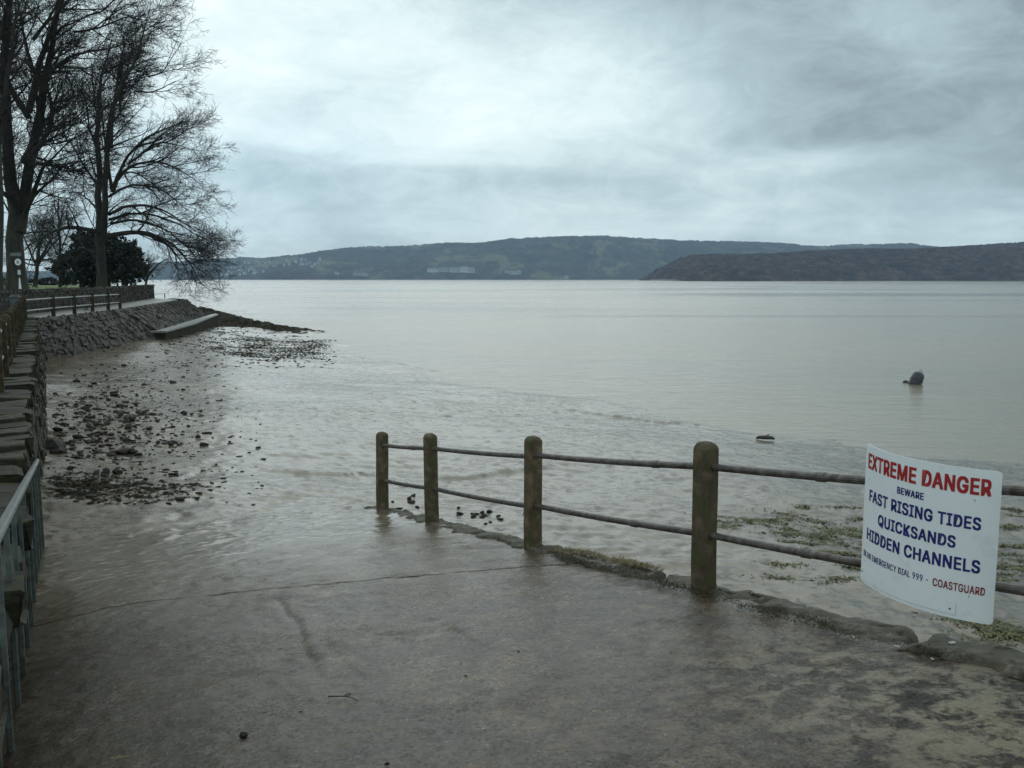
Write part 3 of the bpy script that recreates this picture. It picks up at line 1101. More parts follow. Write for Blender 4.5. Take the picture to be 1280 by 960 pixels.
fence = empty('slipway_railing', (1.488, 6.66, 2.589))
tag(fence, 'brown railing of round-topped concrete posts and two rusty pipes beside the slipway', 'railing')
POST_S = [14.74, 12.88, 10.24, 7.586, 4.85]
tops = []
for k, s in enumerate(POST_S):
    X_, Y_ = xy(s, 0)
    z_ = float(ramp_z(s, 0)) - .02
    o = bpy.data.objects.new('post', POST)
    COL.objects.link(o)
    o.parent = fence
    o.location = Vector((X_, Y_, z_)) - fence.location
    o.rotation_euler = (R([.6, -.5, .4, -.8, .3][k]), R([-.5, .4, .6, -.4, 0][k]), T_ANG + R([2, -1, 1, -2, 0][k]))
for h_, nm in ((1.0, 'top_rail'), (.47, 'lower_rail')):
    for k in range(4):
        a, b = POST_S[k], POST_S[k + 1]
        e0 = a + (.13 if k == 0 and h_ > .8 else (.05 if k == 0 else 0))
        pts, cps = [], []
        sag = .012
        for q_ in np.linspace(0, 1, 7):
            s = e0 + (b - e0) * q_
            X_, Y_ = xy(s, 0)
            pts.append((X_, Y_, float(ramp_z(s, 0)) + h_ - .02 - sag * math.sin(math.pi * q_) - (.015 if k % 2 else 0) * q_))
        # a pipe coupling a little below every post
        cs = b + (.62 if k < 3 else 1.62) if h_ > .8 else b + (.9 if k < 3 else 1.72)
        cs = min(cs, a - .2)
        X_, Y_ = xy(cs, 0)
        q_ = (cs - e0) / (b - e0)
        cps.append(((X_, Y_, float(ramp_z(cs, 0)) + h_ - .02 - sag * math.sin(math.pi * q_) - (.015 if k % 2 else 0) * q_), (T[0], T[1], -.1427)))
        rail_pipe(nm, pts, .028, fence, cps if k != 1 else ())
if True:
    # rail stubs past the near, out-of-frame post
    for h_, nm in ((1.0, 'top_rail'), (.47, 'lower_rail')):
        pts = []
        for s in (4.85, 3.4, 2.0):
            X_, Y_ = xy(s, 0)
            pts.append((X_, Y_, float(ramp_z(s, 0)) + h_ - .02))
        rail_pipe(nm, pts, .028, fence)

# ---------------------------------------------------------------- danger sign, bent round the rails
sign = empty('danger_sign', (2.2, 5.5, 3.9))
tag(sign, 'white bent danger sign with red and blue lettering fixed to the railing', 'sign')
SW, SH = .858, .838
TH_L, TH_R, VIEW = 68.0, -9.0, 25.4
NS = 40
arc = [np.array([2.122, 5.22])]
head = []
for k in range(NS + 1):
    th = TH_L + (TH_R - TH_L) * k / NS
    head.append(R(-VIEW - th))
for k in range(NS):
    h_ = .5 * (head[k] + head[k + 1])
    arc.append(arc[-1] + np.array([math.cos(h_), math.sin(h_)]) * SW / NS)
arc = np.array(arc)
Z_TL, Z_TR = at(1088, 554, arc[0][1])[2], at(1253, 590, arc[-1][1])[2]


def on_board(x, y, out=0.0):
    """x metres from the left edge along the board, y metres down from the top edge"""
    k = max(0.0, min(x / SW * NS, NS - 1e-6))
    i = int(k)
    f_ = k - i
    p = arc[i] * (1 - f_) + arc[i + 1] * f_
    h_ = head[i] * (1 - f_) + head[i + 1] * f_
    nrm = np.array([math.sin(h_), -math.cos(h_)])
    p = p + nrm * out
    zt = Z_TL + (Z_TR - Z_TL) * (x / SW)
    return Vector((p[0], p[1], zt - y)) - sign.location


def board_patch(name, x0, x1, y0, y1, out, thick, mat, rad=0.0, n=40):
    bm = bmesh.new()
    xs_ = [x0 + (x1 - x0) * k / n for k in range(n + 1)]
    if rad:
        xs_ = sorted(set(xs_ + [x0 + rad * (1 - math.cos(a)) for a in (0, .3, .6, .9, 1.2, math.pi / 2)] + [x1 - rad * (1 - math.cos(a)) for a in (0, .3, .6, .9, 1.2, math.pi / 2)]))
    rows_ = []
    for x in xs_:
        ins = 0.0
        if rad:
            d = min(x - x0, x1 - x)
            if d < rad:
                ins = rad - math.sqrt(max(0, rad * rad - (rad - d) ** 2))
        ya, yb = y0 + ins, y1 - ins
        rows_.append([bm.verts.new(on_board(x, ya, out)), bm.verts.new(on_board(x, yb, out)),
                      bm.verts.new(on_board(x, yb, out - thick)), bm.verts.new(on_board(x, ya, out - thick))])
    for a, b in zip(rows_[:-1], rows_[1:]):
        for k in range(4):
            bm.faces.new((a[k], b[k], b[(k + 1) % 4], a[(k + 1) % 4]))
    bm.faces.new(rows_[0])
    bm.faces.new(rows_[-1])
    return link(name, bm_mesh(name, bm), mat, sign)


board = board_patch('board', 0, SW, 0, SH, 0, .004, M['sign'], .022)
board_patch('lower_strip_outline', .010, SW * .79, SH * .898, SH * .976, .0022, .0016, M['sign_edge'], 0, 24)
strip = board_patch('lower_strip', .012, SW * .79 - .002, SH * .898 + .0016, SH * .976 - .002, .0034, .0020, M['sign'], 0, 24)


try:                                                  # the sans that ships with Blender, else its built-in one
    FONT = bpy.data.fonts.load(bpy.utils.system_resource('DATAFILES', path='fonts') + '/Inter.woff2')
except Exception:
    FONT = None


def lettering(name, text, x0, x1, y0, y1, mat, weight=.0):
    cu = bpy.data.curves.new('print', 'FONT')
    cu.body = text
    cu.size = 1.0
    cu.space_character = 1.07
    if FONT:
        cu.font = FONT
    cu.resolution_u = 3
    cu.fill_mode = 'FRONT'
    tmp = bpy.data.objects.new('print', cu)
    COL.objects.link(tmp)
    dg = bpy.context.evaluated_depsgraph_get()
    dg.update()
    me_ = bpy.data.meshes.new_from_object(tmp.evaluated_get(dg))
    bpy.data.objects.remove(tmp)
    bpy.data.curves.remove(cu)
    nv = len(me_.vertices)
    co = np.empty(nv * 3, np.float32)
    me_.vertices.foreach_get('co', co)
    co = co.reshape(-1, 3)
    me_.calc_loop_triangles()
    tr = np.empty(len(me_.loop_triangles) * 3, np.int32)
    me_.loop_triangles.foreach_get('vertices', tr)
    tr = tr.reshape(-1, 3)
    bpy.data.meshes.remove(me_)
    # bold: the print is laid down a few times, each a hair to the side of the last
    vs_, fs_ = [], []
    for i, (ox, oy) in enumerate(((-1, -.7), (1, -.7), (1, .7), (-1, .7), (0, 0))):
        q = co.copy()
        q[:, 0] += ox * weight
        q[:, 1] += oy * weight
        q[:, 2] = i
        vs_.append(q)
        fs_.append(tr + i * nv)
    q = np.concatenate(vs_)
    lo, hi = q.min(0), q.max(0)
    out_ = [on_board(x0 + (x1 - x0) * (c[0] - lo[0]) / (hi[0] - lo[0]), y1 + (y0 - y1) * (c[1] - lo[1]) / (hi[1] - lo[1]), .0016 + .0002 * c[2])[:] for c in q]
    me_ = np_mesh(name, np.array(out_), np.concatenate(fs_))
    me_.materials.clear()
    me_.materials.append(mat)
    return link(name, me_, None, board)


def L(u):
    return u * SW


lettering('headline', 'EXTREME DANGER', L(.05), L(.945), .046, .140, M['red_print'], .034)
lettering('small_line', 'BEWARE', L(.37), L(.56), .178, .218, M['blue_print'], .028)
lettering('warning_line', 'FAST RISING TIDES', L(.09), L(.90), .258, .330, M['blue_print'], .028)
lettering('warning_line', 'QUICKSANDS', L(.21), L(.765), .378, .452, M['blue_print'], .028)
lettering('warning_line', 'HIDDEN CHANNELS', L(.08), L(.91), .492, .566, M['blue_print'], .028)
lettering('footer_line', 'IN AN EMERGENCY DIAL 999 -', L(.04), L(.615), .637, .675, M['blue_print'], .010)
lettering('footer_line', 'COASTGUARD', L(.645), L(.945), .637, .683, M['dark_red_print'], .020)
for (x, y) in ((.035, SH * .925), (SW * .755, SH * .94)):
    bm = bmesh.new()
    ctr = on_board(x, y, .004)
    nrm = (on_board(x, y, .03) - ctr).normalized()
    add_tube(bm, [ctr - nrm * .002, ctr + nrm * .002], [.006, .0045], 10)
    link('screw', bm_mesh('screw', bm), M['screw'], sign)
# brackets that hold the board on the two pipes
for (x, y) in ((.07, .20), (SW - .13, .17), (.07, .70), (SW - .13, .70)):
    bm = bmesh.new()
    a = on_board(x, y, -.004)
    w_ = a + sign.location
    s_, v_ = sv(w_.x, w_.y)
    e = Vector((xy(s_, 0)[0], xy(s_, 0)[1], w_.z)) - sign.location
    add_tube(bm, [a, e], .011, 8)
    link('bracket', bm_mesh('bracket', bm), M['rail'], sign)

# ---------------------------------------------------------------- green steel handrail at the left
gr = empty('steel_handrail', (-4.6, 8.4, 2.3))
tag(gr, 'green steel handrail with slim uprights at the left edge of the slipway', 'handrail')


def g_xy(Yv):
    return -.43 - .507 * Yv


pts = []
for Yv in np.linspace(1.6, 11.2, 9):
    X_ = g_xy(Yv)
    s_, v_ = sv(X_, Yv)
    pts.append((X_, Yv, 3.672 - .1427 * s_ + 1.05 + .12 * (Yv - 4.4) / 6.8))
rail_pipe('top_rail', pts, .032, gr, (), M['green_rail'])
Yv = 11.18
while Yv > 1.7:
    bm = bmesh.new()
    X_ = g_xy(Yv)
    s_, v_ = sv(X_, Yv)
    zt = 3.672 - .1427 * s_ + 1.05 + .12 * (Yv - 4.4) / 6.8
    zb = float(ramp_z(s_, v_)) - .1
    w_ = .055 if Yv > 11 else .034
    add_box(bm, Vector((X_, Yv, (zt + zb) / 2)) - gr.location, (w_, w_, zt - zb), Matrix.Rotation(R(28), 3, 'Z'), .005)
    link('upright', bm_mesh('upright', bm), M['green_rail'], gr)
    Yv -= .72

# ---------------------------------------------------------------- promenade railing
pr = empty('promenade_railing', (-24.3, 50, 3.0))
tag(pr, 'concrete post railing with pale pipes along the promenade edge', 'railing')
pl = []
Yv = 8.0
dirw = 1.0 / nx
while Yv < 44.5:
    p = wpt(Yv, -.45, 3.0)
    pl.append((p[0], p[1], 3.0))
    Yv += 2.45
for Yv in (47.2, 50.3, 53.3, 56.2, 58.6):
    t_ = (Yv - 44) / 13
    pl.append((-23.95 + (-25.62 + 23.95) * t_, Yv, 2.98))
M['prom_rail'] = material('galvanised_pipe', stops((.22, .22, .22), (.38, .39, .39)), 9, 5, (.3, .5), .2, 40, .002)
PROM_POST = post_mesh('promenade_post', .20, 1.2)
PROM_POST.materials.append(material('mossy_dark_post', stops((.014, .011, .006), (.040, .030, .017), (.085, .068, .042)), 6, 7, (.7, .9), .5, 40, .005, per_object=.3, spec=.2))
for k, p in enumerate(pl):
    o = bpy.data.objects.new('post', PROM_POST)
    COL.objects.link(o)
    o.parent = pr
    o.location = Vector(p) - pr.location
    o.rotation_euler = (0, 0, R(28))
for h_, nm in ((.98, 'top_rail'), (.46, 'lower_rail')):
    for k in range(len(pl) - 1):
        a, b = pl[k], pl[k + 1]
        rail_pipe(nm, [(a[0], a[1], a[2] + h_), (b[0], b[1], b[2] + h_)], .035, pr, (), M['prom_rail'])

# ---------------------------------------------------------------- garden wall
gw = empty('garden_wall', (-30, 64, 3.0))
tag(gw, 'brown stone garden wall between the promenade and the lawn', 'wall')
pc = Pieces()
rnd = random.Random(9)
bm = bmesh.new()
for (a, b) in zip(GW[:-1], GW[1:]):
    a_, b_ = np.array(a), np.array(b)
    d = (b_ - a_) / np.linalg.norm(b_ - a_)
    nn = np.array([d[1], -d[0]])
    lay_face(pc, BLOCKS, (*(a_ + nn * .22), 2.95), (*(b_ + nn * .22), 2.95), (*(a_ + nn * .2), 4.2), (*(b_ + nn * .2), 4.2), .5, .21, .25, rnd, .02, .03)
    c = (a_ + b_) / 2
    add_box(bm, Vector((c[0], c[1], 3.6)) - gw.location, (np.linalg.norm(b_ - a_), .40, 1.2), Matrix.Rotation(math.atan2(d[1], d[0]), 3, 'Z'))
    # coping
    t_ = 0
    ln = np.linalg.norm(b_ - a_)
    while t_ < ln:
        L_ = rnd.uniform(.5, .9)
        p = a_ + d * (t_ + L_ / 2)
        pc.add(rnd.choice(BLOCKS), frame((p[0], p[1], 4.27 + rnd.uniform(-.03, .03)), (*d, 0), (-d[1], d[0], 0), (0, 0, 1), (L_ - .03, .56, .17)))
        t_ += L_
link('wall_core', bm_mesh('wall_core', bm), M['mortar'], gw)
e = np.array(GW[-1])
lay_face(pc, BLOCKS, (e[0] + .2, e[1] + .1, 2.95), (e[0] - 1.4, e[1] + 1.6, 2.95), (e[0] + .2, e[1] + .1, 4.2), (e[0] - 1.4, e[1] + 1.6, 4.2), .5, .21, .25, rnd, .02, .03)
pc.build('stone', gw, 'far_stones', M['stone'], 290)


# ---------------------------------------------------------------- trees
class Tree:
    def __init__(self, seed, wind=(0, 0, 0)):
        self.rng = np.random.default_rng(seed)
        self.wind = np.array(wind, float)

    def resample(self, pts, rads, n):
        pts = np.array(pts, float)
        d = np.r_[0, np.cumsum(np.linalg.norm(np.diff(pts, axis=0), axis=1))]
        u = np.linspace(0, d[-1], n)
        # smooth curve through the traced points
        out = np.stack([np.interp(u, d, pts[:, i]) for i in range(3)], -1)
        for _ in range(2):
            out[1:-1] = .25 * out[:-2] + .5 * out[1:-1] + .25 * out[2:]
        out[1:-1] += self.rng.normal(0, .012, (n - 2, 3)) * d[-1] * .3
        return out, np.interp(u, d, rads)

    def spawn(self, P, Rr, per, f0, f1, ang, lfrac, n, wander, up, rscale, minlen=.25, rmin=.006, taper=.25):
        rng = self.rng
        N_, m = P.shape[:2]
        plen = np.linalg.norm(np.diff(P, axis=1), axis=2).sum(1)
        idx = np.sort(rng.choice(N_, N_ * per, p=plen / plen.sum()))            # children in proportion to length
        K = len(idx)
        f = rng.uniform(f0, f1, K)
        pos = f * (m - 1)
        i0 = np.minimum(pos.astype(int), m - 2)
        fr = (pos - i0)[:, None]
        a, b = P[idx, i0], P[idx, i0 + 1]
        base = a * (1 - fr) + b * fr
        tan = b - a
        tan /= np.linalg.norm(tan, axis=1, keepdims=True) + 1e-9
        prad = Rr[idx, i0] * (1 - fr[:, 0]) + Rr[idx, i0 + 1] * fr[:, 0]
        rv = rng.normal(0, 1, (K, 3))
        rv[:, 2] *= .75
        side = rv - (rv * tan).sum(1, keepdims=True) * tan
        side /= np.linalg.norm(side, axis=1, keepdims=True) + 1e-9
        an = ang * rng.uniform(.65, 1.3, K)[:, None]
        wl = self.wind * (1.0 if lfrac > 2.2 else .45)
        d = tan * np.cos(an) + side * np.sin(an) + wl * rng.uniform(.2, 1.2, K)[:, None]
        d /= np.linalg.norm(d, axis=1, keepdims=True)
        ln = np.maximum(lfrac * (1.15 - .55 * f) * rng.uniform(.5, 1.3, K), minlen)
        pts = np.empty((K, n, 3))
        pts[:, 0] = base
        step = (ln / (n - 1))[:, None]
        for k in range(1, n):
            d = d + rng.normal(0, wander, (K, 3)) + np.array([0, 0, up]) + wl * .08
            d /= np.linalg.norm(d, axis=1, keepdims=True)
            pts[:, k] = pts[:, k - 1] + d * step
        r0 = np.clip(np.minimum(prad * .8, ln * rscale), rmin, None)
        rad = r0[:, None] * np.linspace(1, taper, n)[None, :]
        return pts, np.maximum(rad, rmin * .7)


def tubes_np(P, Rr, sides):
    N_, n = P.shape[:2]
    t = np.empty_like(P)
    t[:, 1:-1] = P[:, 2:] - P[:, :-2]
    t[:, 0] = P[:, 1] - P[:, 0]
    t[:, -1] = P[:, -1] - P[:, -2]
    t /= np.linalg.norm(t, axis=2, keepdims=True) + 1e-9
    ref = np.array([.83, -.42, .37])
    u = np.cross(t, ref)
    u /= np.linalg.norm(u, axis=2, keepdims=True) + 1e-9
    w = np.cross(t, u)
    an = np.arange(sides) * 2 * np.pi / sides
    V = P[:, :, None, :] + Rr[:, :, None, None] * (u[:, :, None, :] * np.cos(an)[None, None, :, None] + w[:, :, None, :] * np.sin(an)[None, None, :, None])
    idx = np.arange(N_ * n * sides).reshape(N_, n, sides)
    a = idx[:, :-1]
    b = idx[:, 1:]
    F = np.stack([a, np.roll(a, -1, 2), np.roll(b, -1, 2), b], -1).reshape(-1, 4)
    return V.reshape(-1, 3), F


def join(parts):
    vs, fs, base = [], [], 0
    for v, f in parts:
        vs.append(v)
        fs.append(f + base)
        base += len(v)
    return np.concatenate(vs), np.concatenate(fs)


def build_tree(name, label, base, d, limbs, seed, wind, levels, group=None, trunk_n=2, depth=.55, twig_r=.010, extra=0, cat='tree', up=.03, fat=.8):
    """limbs: traced lines [(px,py,radius_m)...] set at distance d, given depth by a random lean away or towards the viewer"""
    tr = Tree(seed, wind)
    root = empty(name, base)
    tag(root, label, cat, group)
    L0P, L0R = [], []
    b = np.array(base)
    for k, lim in enumerate(limbs):
        P = np.array([at(p[0], p[1], d) for p in lim])
        hor = np.abs(P[:, 0] - P[0, 0])
        lean = tr.rng.uniform(-1, 1) * depth * (0.0 if k == 0 else 1.0)
        P[:, 1] += lean * (hor + .35 * np.abs(P[:, 2] - P[0, 2]))
        pts, rad = tr.resample(P, [p[2] for p in lim], 14)
        L0P.append(pts)
        L0R.append(rad)
    # limbs growing in depth, like the traced ones turned about the trunk
    src = list(range(trunk_n, len(limbs)))
    for k in range(extra):
        i = src[k % len(src)]
        pts = L0P[i].copy()
        an = tr.rng.uniform(60, 105) * (1 if k % 2 else -1)
        c, s_ = math.cos(R(an)), math.sin(R(an))
        o = pts[0].copy()
        q = pts - o
        q = np.stack([q[:, 0] * c - q[:, 1] * s_, q[:, 0] * s_ + q[:, 1] * c, q[:, 2] * tr.rng.uniform(.85, 1.1)], -1)
        q[:, 0] += tr.wind[0] * .5 * np.linspace(0, 1, 14) ** 2 * np.linalg.norm(q[-1])
        L0P.append(o + q + np.array([0, 0, tr.rng.uniform(-.6, .6)]))
        L0R.append(L0R[i] * .9)
    P0 = np.array(L0P)
    R0 = np.array(L0R) * fat
    inv_b = -b
    tv, tf = tubes_np(P0[:trunk_n] + inv_b, R0[:trunk_n], 12)
    link('trunk', np_mesh('trunk', tv, tf, True), M['bark'], root)
    if len(P0) > trunk_n:
        lv, lf = tubes_np(P0[trunk_n:] + inv_b, R0[trunk_n:], 8)
        link('limb', np_mesh('limb', lv, lf, True), M['bark'], root)
    parts = []
    P, Rr = P0, R0
    for (per, f0, f1, ang, lfrac, n, wander, rs, sides) in levels:
        P, Rr = tr.spawn(P, Rr, per, f0, f1, R(ang), lfrac, n, wander, up, rs, rmin=twig_r)
        parts.append(tubes_np(P + inv_b, Rr, sides))
    v, f = join(parts)
    link('crown', np_mesh('crown', v, f), M['twig'], root)
    return root


LV = [(11, .2, 1.0, 44, 4.4, 8, .10, .020, 4), (8, .1, 1.0, 42, 2.2, 6, .14, .014, 3), (4, .1, 1.0, 46, 1.15, 4, .20, .011, 3), (2, .2, 1.0, 46, .7, 3, .2, .009, 3)]
TB = 88.0
build_tree('beech_tree', 'tall bare windswept beech with limbs sweeping out over the water', at(127, 359, TB) + np.array([0, 0, -.1]), TB, [
    [(127, 366, .85), (127, 352, .66), (126, 320, .60), (126, 285, .56), (122, 240, .44), (121, 190, .36), (122, 150, .28), (125, 110, .18), (131, 75, .10), (140, 48, .04)],
    [(129, 300, .50), (134, 262, .42), (138, 225, .38), (144, 180, .30), (150, 140, .24), (166, 118, .20), (186, 95, .15), (203, 62, .10), (213, 30, .04)],
    [(139, 185, .24), (138, 140, .2), (143, 105, .14), (146, 75, .1), (148, 45, .04)],
    [(150, 140, .18), (150, 110, .14), (156, 80, .10), (160, 55, .04)],
    [(140, 240, .26), (150, 215, .22), (165, 190, .18), (188, 172, .13), (216, 162, .08), (236, 156, .03)],
    [(142, 230, .22), (160, 205, .18), (192, 198, .13), (220, 210, .08), (244, 228, .03)],
    [(130, 296, .38), (146, 291, .34), (172, 290, .30), (195, 291, .24), (226, 306, .16), (246, 330, .09), (262, 356, .03)],
    [(136, 268, .24), (168, 256, .2), (214, 262, .13), (250, 284, .07), (272, 297, .03)],
    [(138, 280, .2), (165, 272, .17), (205, 286, .12), (234, 312, .07), (250, 342, .03)],
    [(136, 246, .2), (165, 232, .16), (205, 235, .12), (236, 256, .06), (252, 268, .03)],
    [(170, 114, .14), (192, 118, .1), (214, 112, .06), (230, 107, .03)],
    [(185, 96, .12), (204, 92, .08), (218, 72, .05), (230, 56, .03)],
    [(121, 230, .2), (108, 212, .15), (96, 190, .1), (86, 170, .04)],
    [(122, 190, .18), (110, 162, .14), (104, 130, .1), (98, 98, .04)],
    [(122, 262, .18), (108, 250, .13), (92, 240, .08), (78, 238, .03)],
    [(122, 150, .14), (116, 118, .1), (114, 86, .07), (120, 60, .03)],
    [(172, 291, .2), (205, 300, .14), (226, 326, .08), (240, 352, .03)],
    [(160, 205, .16), (198, 176, .1), (226, 182, .06), (244, 188, .03)],
], 21, (.30, -.02, -.05), LV, 'bare beeches at the edge of the garden', 2, .5, .0135, 6, fat=.70)

TA = 58.0
build_tree('beech_tree', 'massive bare beech with thick twin stems standing by the signpost', at(21, 366, TA) + np.array([0, 0, -.1]), TA, [
    [(22, 374, 1.25), (21, 358, .95), (20, 330, .84), (20, 290, .80), (17, 240, .62), (12, 190, .52), (8, 130, .46), (8, 80, .38), (10, 30, .30), (12, -40, .2), (10, -120, .08)],
    [(24, 290, .62), (28, 235, .52), (31, 180, .46), (36, 140, .42), (42, 90, .34), (41, 50, .28), (46, 0, .22), (54, -60, .14), (60, -120, .06)],
    [(36, 140, .34), (46, 116, .32), (58, 94, .28), (74, 64, .23), (92, 40, .18), (108, 20, .14), (122, 0, .1), (140, -34, .04)],
    [(30, 205, .3), (42, 190, .26), (56, 168, .24), (63, 146, .2), (60, 126, .16), (52, 112, .12), (56, 90, .05)],
    [(29, 272, .28), (40, 258, .24), (56, 234, .2), (68, 212, .16), (90, 200, .1), (112, 186, .04)],
    [(31, 205, .18), (52, 206, .14), (80, 208, .1), (112, 218, .05)],
    [(56, 168, .14), (74, 158, .1), (98, 150, .07), (126, 132, .03)],
    [(60, 92, .16), (84, 70, .12), (122, 62, .08), (160, 54, .04)],
    [(92, 40, .12), (118, 34, .09), (150, 14, .06), (178, 20, .03)],
    [(108, 20, .1), (130, 16, .08), (156, -6, .05), (176, -20, .03)],
    [(42, 90, .2), (34, 60, .15), (28, 20, .1), (22, -20, .05)],
    [(41, 50, .18), (58, 28, .14), (72, 4, .1), (86, -30, .04)],
    [(8, 130, .2), (-6, 100, .15), (-16, 60, .1), (-20, 20, .04)],
    [(14, 210, .18), (-4, 190, .13), (-20, 176, .06)],
], 33, (.16, 0, .0), [(11, .2, 1.0, 46, 3.6, 8, .12, .020, 4), (7, .1, 1.0, 42, 2.0, 6, .13, .013, 3), (4, .1, 1.0, 40, 1.1, 4, .14, .010, 3), (2, .2, 1.0, 36, .6, 3, .12, .009, 3)],
    'bare beeches at the edge of the garden', 2, .5, .012, 6, fat=.64)

TC = 51.0
build_tree('beech_tree', 'bare beech trunk cut by the left edge of the picture', at(-3, 368, TC) + np.array([0, 0, -.2]), TC, [
    [(-6, 376, .8), (-5, 350, .6), (-3, 300, .5), (-2, 240, .46), (-4, 160, .4), (-8, 80, .32), (-10, 0, .22), (-14, -120, .08)],
    [(0, 180, .3), (-14, 120, .24), (-30, 60, .16), (-50, -10, .06)],
    [(-2, 160, .22), (10, 110, .18), (20, 60, .13), (30, 0, .08), (42, -50, .04)],
    [(-8, 80, .2), (6, 40, .15), (22, 4, .1), (34, -50, .05)],
], 45, (.1, 0, 0), [(10, .2, 1.0, 46, 3.2, 7, .13, .018, 4), (8, .1, 1.0, 42, 1.8, 5, .14, .012, 3), (6, .1, 1.0, 40, .95, 4, .15, .009, 3)],
    'bare beeches at the edge of the garden', 1, .5, .010, 3, fat=.62)

SMALL = [(9, .25, 1.0, 50, 2.0, 6, .14, .018, 4), (7, .1, 1.0, 44, 1.2, 5, .16, .012, 3), (4, .1, 1.0, 42, .7, 4, .18, .010, 3)]
TD = 104.0
build_tree('small_tree', 'small bare spreading tree on the lawn in front of the far hills', at(44, 358, TD), TD, [
    [(44, 360, .34), (45, 345, .27), (47, 328, .24), (49, 312, .16), (52, 294, .10), (54, 276, .04)],
    [(46, 334, .18), (40, 318, .14), (34, 302, .1), (28, 284, .04)],
    [(47, 330, .18), (58, 314, .14), (70, 300, .1), (84, 290, .04)],
    [(47, 326, .16), (62, 324, .12), (78, 326, .07), (90, 332, .03)],
    [(46, 332, .14), (34, 330, .1), (26, 324, .05)],
    [(50, 308, .12), (44, 290, .08), (42, 272, .04)],
    [(56, 316, .12), (64, 294, .08), (66, 272, .03)],
], 51, (.05, 0, .05), SMALL, None, 1, .6, .012, 3)
build_tree('small_tree', 'slender bare tree with a straight stem left of the evergreens', at(75, 357, 98), 98, [
    [(75, 360, .24), (75, 345, .2), (75, 320, .17), (74, 290, .13), (73, 262, .09), (72, 236, .03)],
    [(75, 318, .1), (84, 300, .08), (94, 284, .05), (102, 266, .03)],
    [(75, 300, .1), (66, 282, .07), (60, 264, .03)],
    [(74, 286, .08), (82, 266, .06), (90, 250, .03)],
    [(74, 330, .08), (88, 322, .06), (98, 320, .03)],
], 57, (.05, 0, .05), SMALL, None, 1, .6, .012, 2)
build_tree('shrub', 'small bare leaning shrub at the corner of the garden wall', at(182, 357, 93.5), 93.5, [
    [(181, 360, .14), (184, 346, .12), (192, 336, .10), (200, 328, .07), (212, 322, .03)],
    [(181, 352, .10), (177, 338, .08), (174, 326, .05), (170, 314, .02)],
    [(184, 346, .08), (186, 332, .06), (184, 318, .03)],
    [(192, 336, .07), (200, 338, .05), (212, 334, .02)],
], 63, (.1, 0, .02), [(8, .2, 1.0, 48, 1.1, 5, .15, .016, 3), (6, .1, 1.0, 44, .7, 4, .18, .012, 3), (3, .2, 1, 42, .45, 3, .2, .01, 3)], None, 1, .6, .010, 1, cat='shrub')


# ---------------------------------------------------------------- evergreens
def evergreen(name, label, blobs, n_leaf, size, seed, base, group=None, cat='bush'):
    rng = np.random.default_rng(seed)
    root = empty(name, base)
    tag(root, label, cat, group)
    b = np.array(base)
    C = []
    if cat == 'bush':
        blobs = list(blobs)
        for bl in list(blobs):
            for _ in range(5):
                an, el_ = rng.uniform(0, 2 * np.pi), rng.uniform(-.2, 1.3)
                k_ = rng.uniform(.8, 1.15)
                q_ = rng.uniform(.35, .8)
                blobs.append((bl[0] + math.cos(an) * math.cos(el_) * bl[3] * k_, bl[1] + math.sin(an) * math.cos(el_) * bl[4] * k_, bl[2] + math.sin(el_) * bl[5] * k_, q_, q_, q_ * rng.uniform(.6, 1.2)))
    vol = np.array([bl[3] * bl[4] * bl[5] for bl in blobs]) ** .7
    for bl, w in zip(blobs, vol / vol.sum()):
        n = int(n_leaf * w)
        nc = max(14, n // 75)
        cd = rng.normal(0, 1, (nc, 3))
        cd /= np.linalg.norm(cd, axis=1, keepdims=True)
        cr = rng.uniform(.3, 1.4, (nc, 1)) ** .75
        cc = cd * cr
        k = rng.integers(0, nc, n)
        p = cc[k] + rng.normal(0, .16, (n, 3))
        p = p * np.array(bl[3:6]) + np.array(bl[:3])
        C.append(p)
    C = np.concatenate(C)
    n = len(C)
    a = rng.normal(0, 1, (n, 3))
    a /= np.linalg.norm(a, axis=1, keepdims=True)
    c = np.cross(a, rng.normal(0, 1, (n, 3)))
    c /= np.linalg.norm(c, axis=1, keepdims=True)
    sz = size * rng.uniform(.6, 1.5, (n, 1))
    V = np.stack([C - a * sz, C + c * sz * .45, C + a * sz, C - c * sz * .45], 1) - b
    F = np.arange(n * 4).reshape(n, 4)
    o = link('foliage', np_mesh('foliage', V.reshape(-1, 3), F), M['yew'], root)
    bm = bmesh.new()
    h = max(bl[2] for bl in blobs) - base[2]
    for k in range(3):
        x = (k - 1) * .35
        add_tube(bm, [(x * .4, 0, -.2), (x * .8, .1, h * .4), (x * 1.6, .2 * k, h)], [.2, .14, .05], 7)
    link('trunk', bm_mesh('trunk', bm), M['bark'], root)
    return root


def blob(px, py, d, rx, ry, rz):
    p = at(px, py, d)
    return (p[0], p[1], p[2], rx, ry, rz)


evergreen('yew_bush', 'broad dark evergreen bush left of the windswept beech trunk',
          [blob(104, 330, 97, 2.3, 2.2, 2.0), blob(90, 338, 96, 1.5, 1.6, 1.5), blob(112, 312, 98, 1.5, 1.6, 1.5), blob(104, 300, 98, .9, 1.0, .9)], 6500, .22, 71, tuple(at(103, 357, 97)))
evergreen('yew_bush', 'dark evergreen bush directly behind the windswept beech trunk',
          [blob(128, 322, 99, 2.0, 2.0, 2.4), blob(138, 316, 98, 1.7, 1.6, 1.7), blob(126, 340, 98, 2.0, 1.8, 1.6)], 6500, .22, 72, tuple(at(128, 357, 99)))
evergreen('yew_bush', 'lower dark evergreen bush right of the beech trunk by the wall corner',
          [blob(152, 332, 96, 1.9, 2.0, 1.8), blob(164, 340, 95, 1.3, 1.3, 1.2), blob(150, 318, 97, 1.2, 1.2, 1.1), blob(162, 322, 96, .8, .9, .8)], 6000, .21, 73, tuple(at(156, 357, 95.5)))
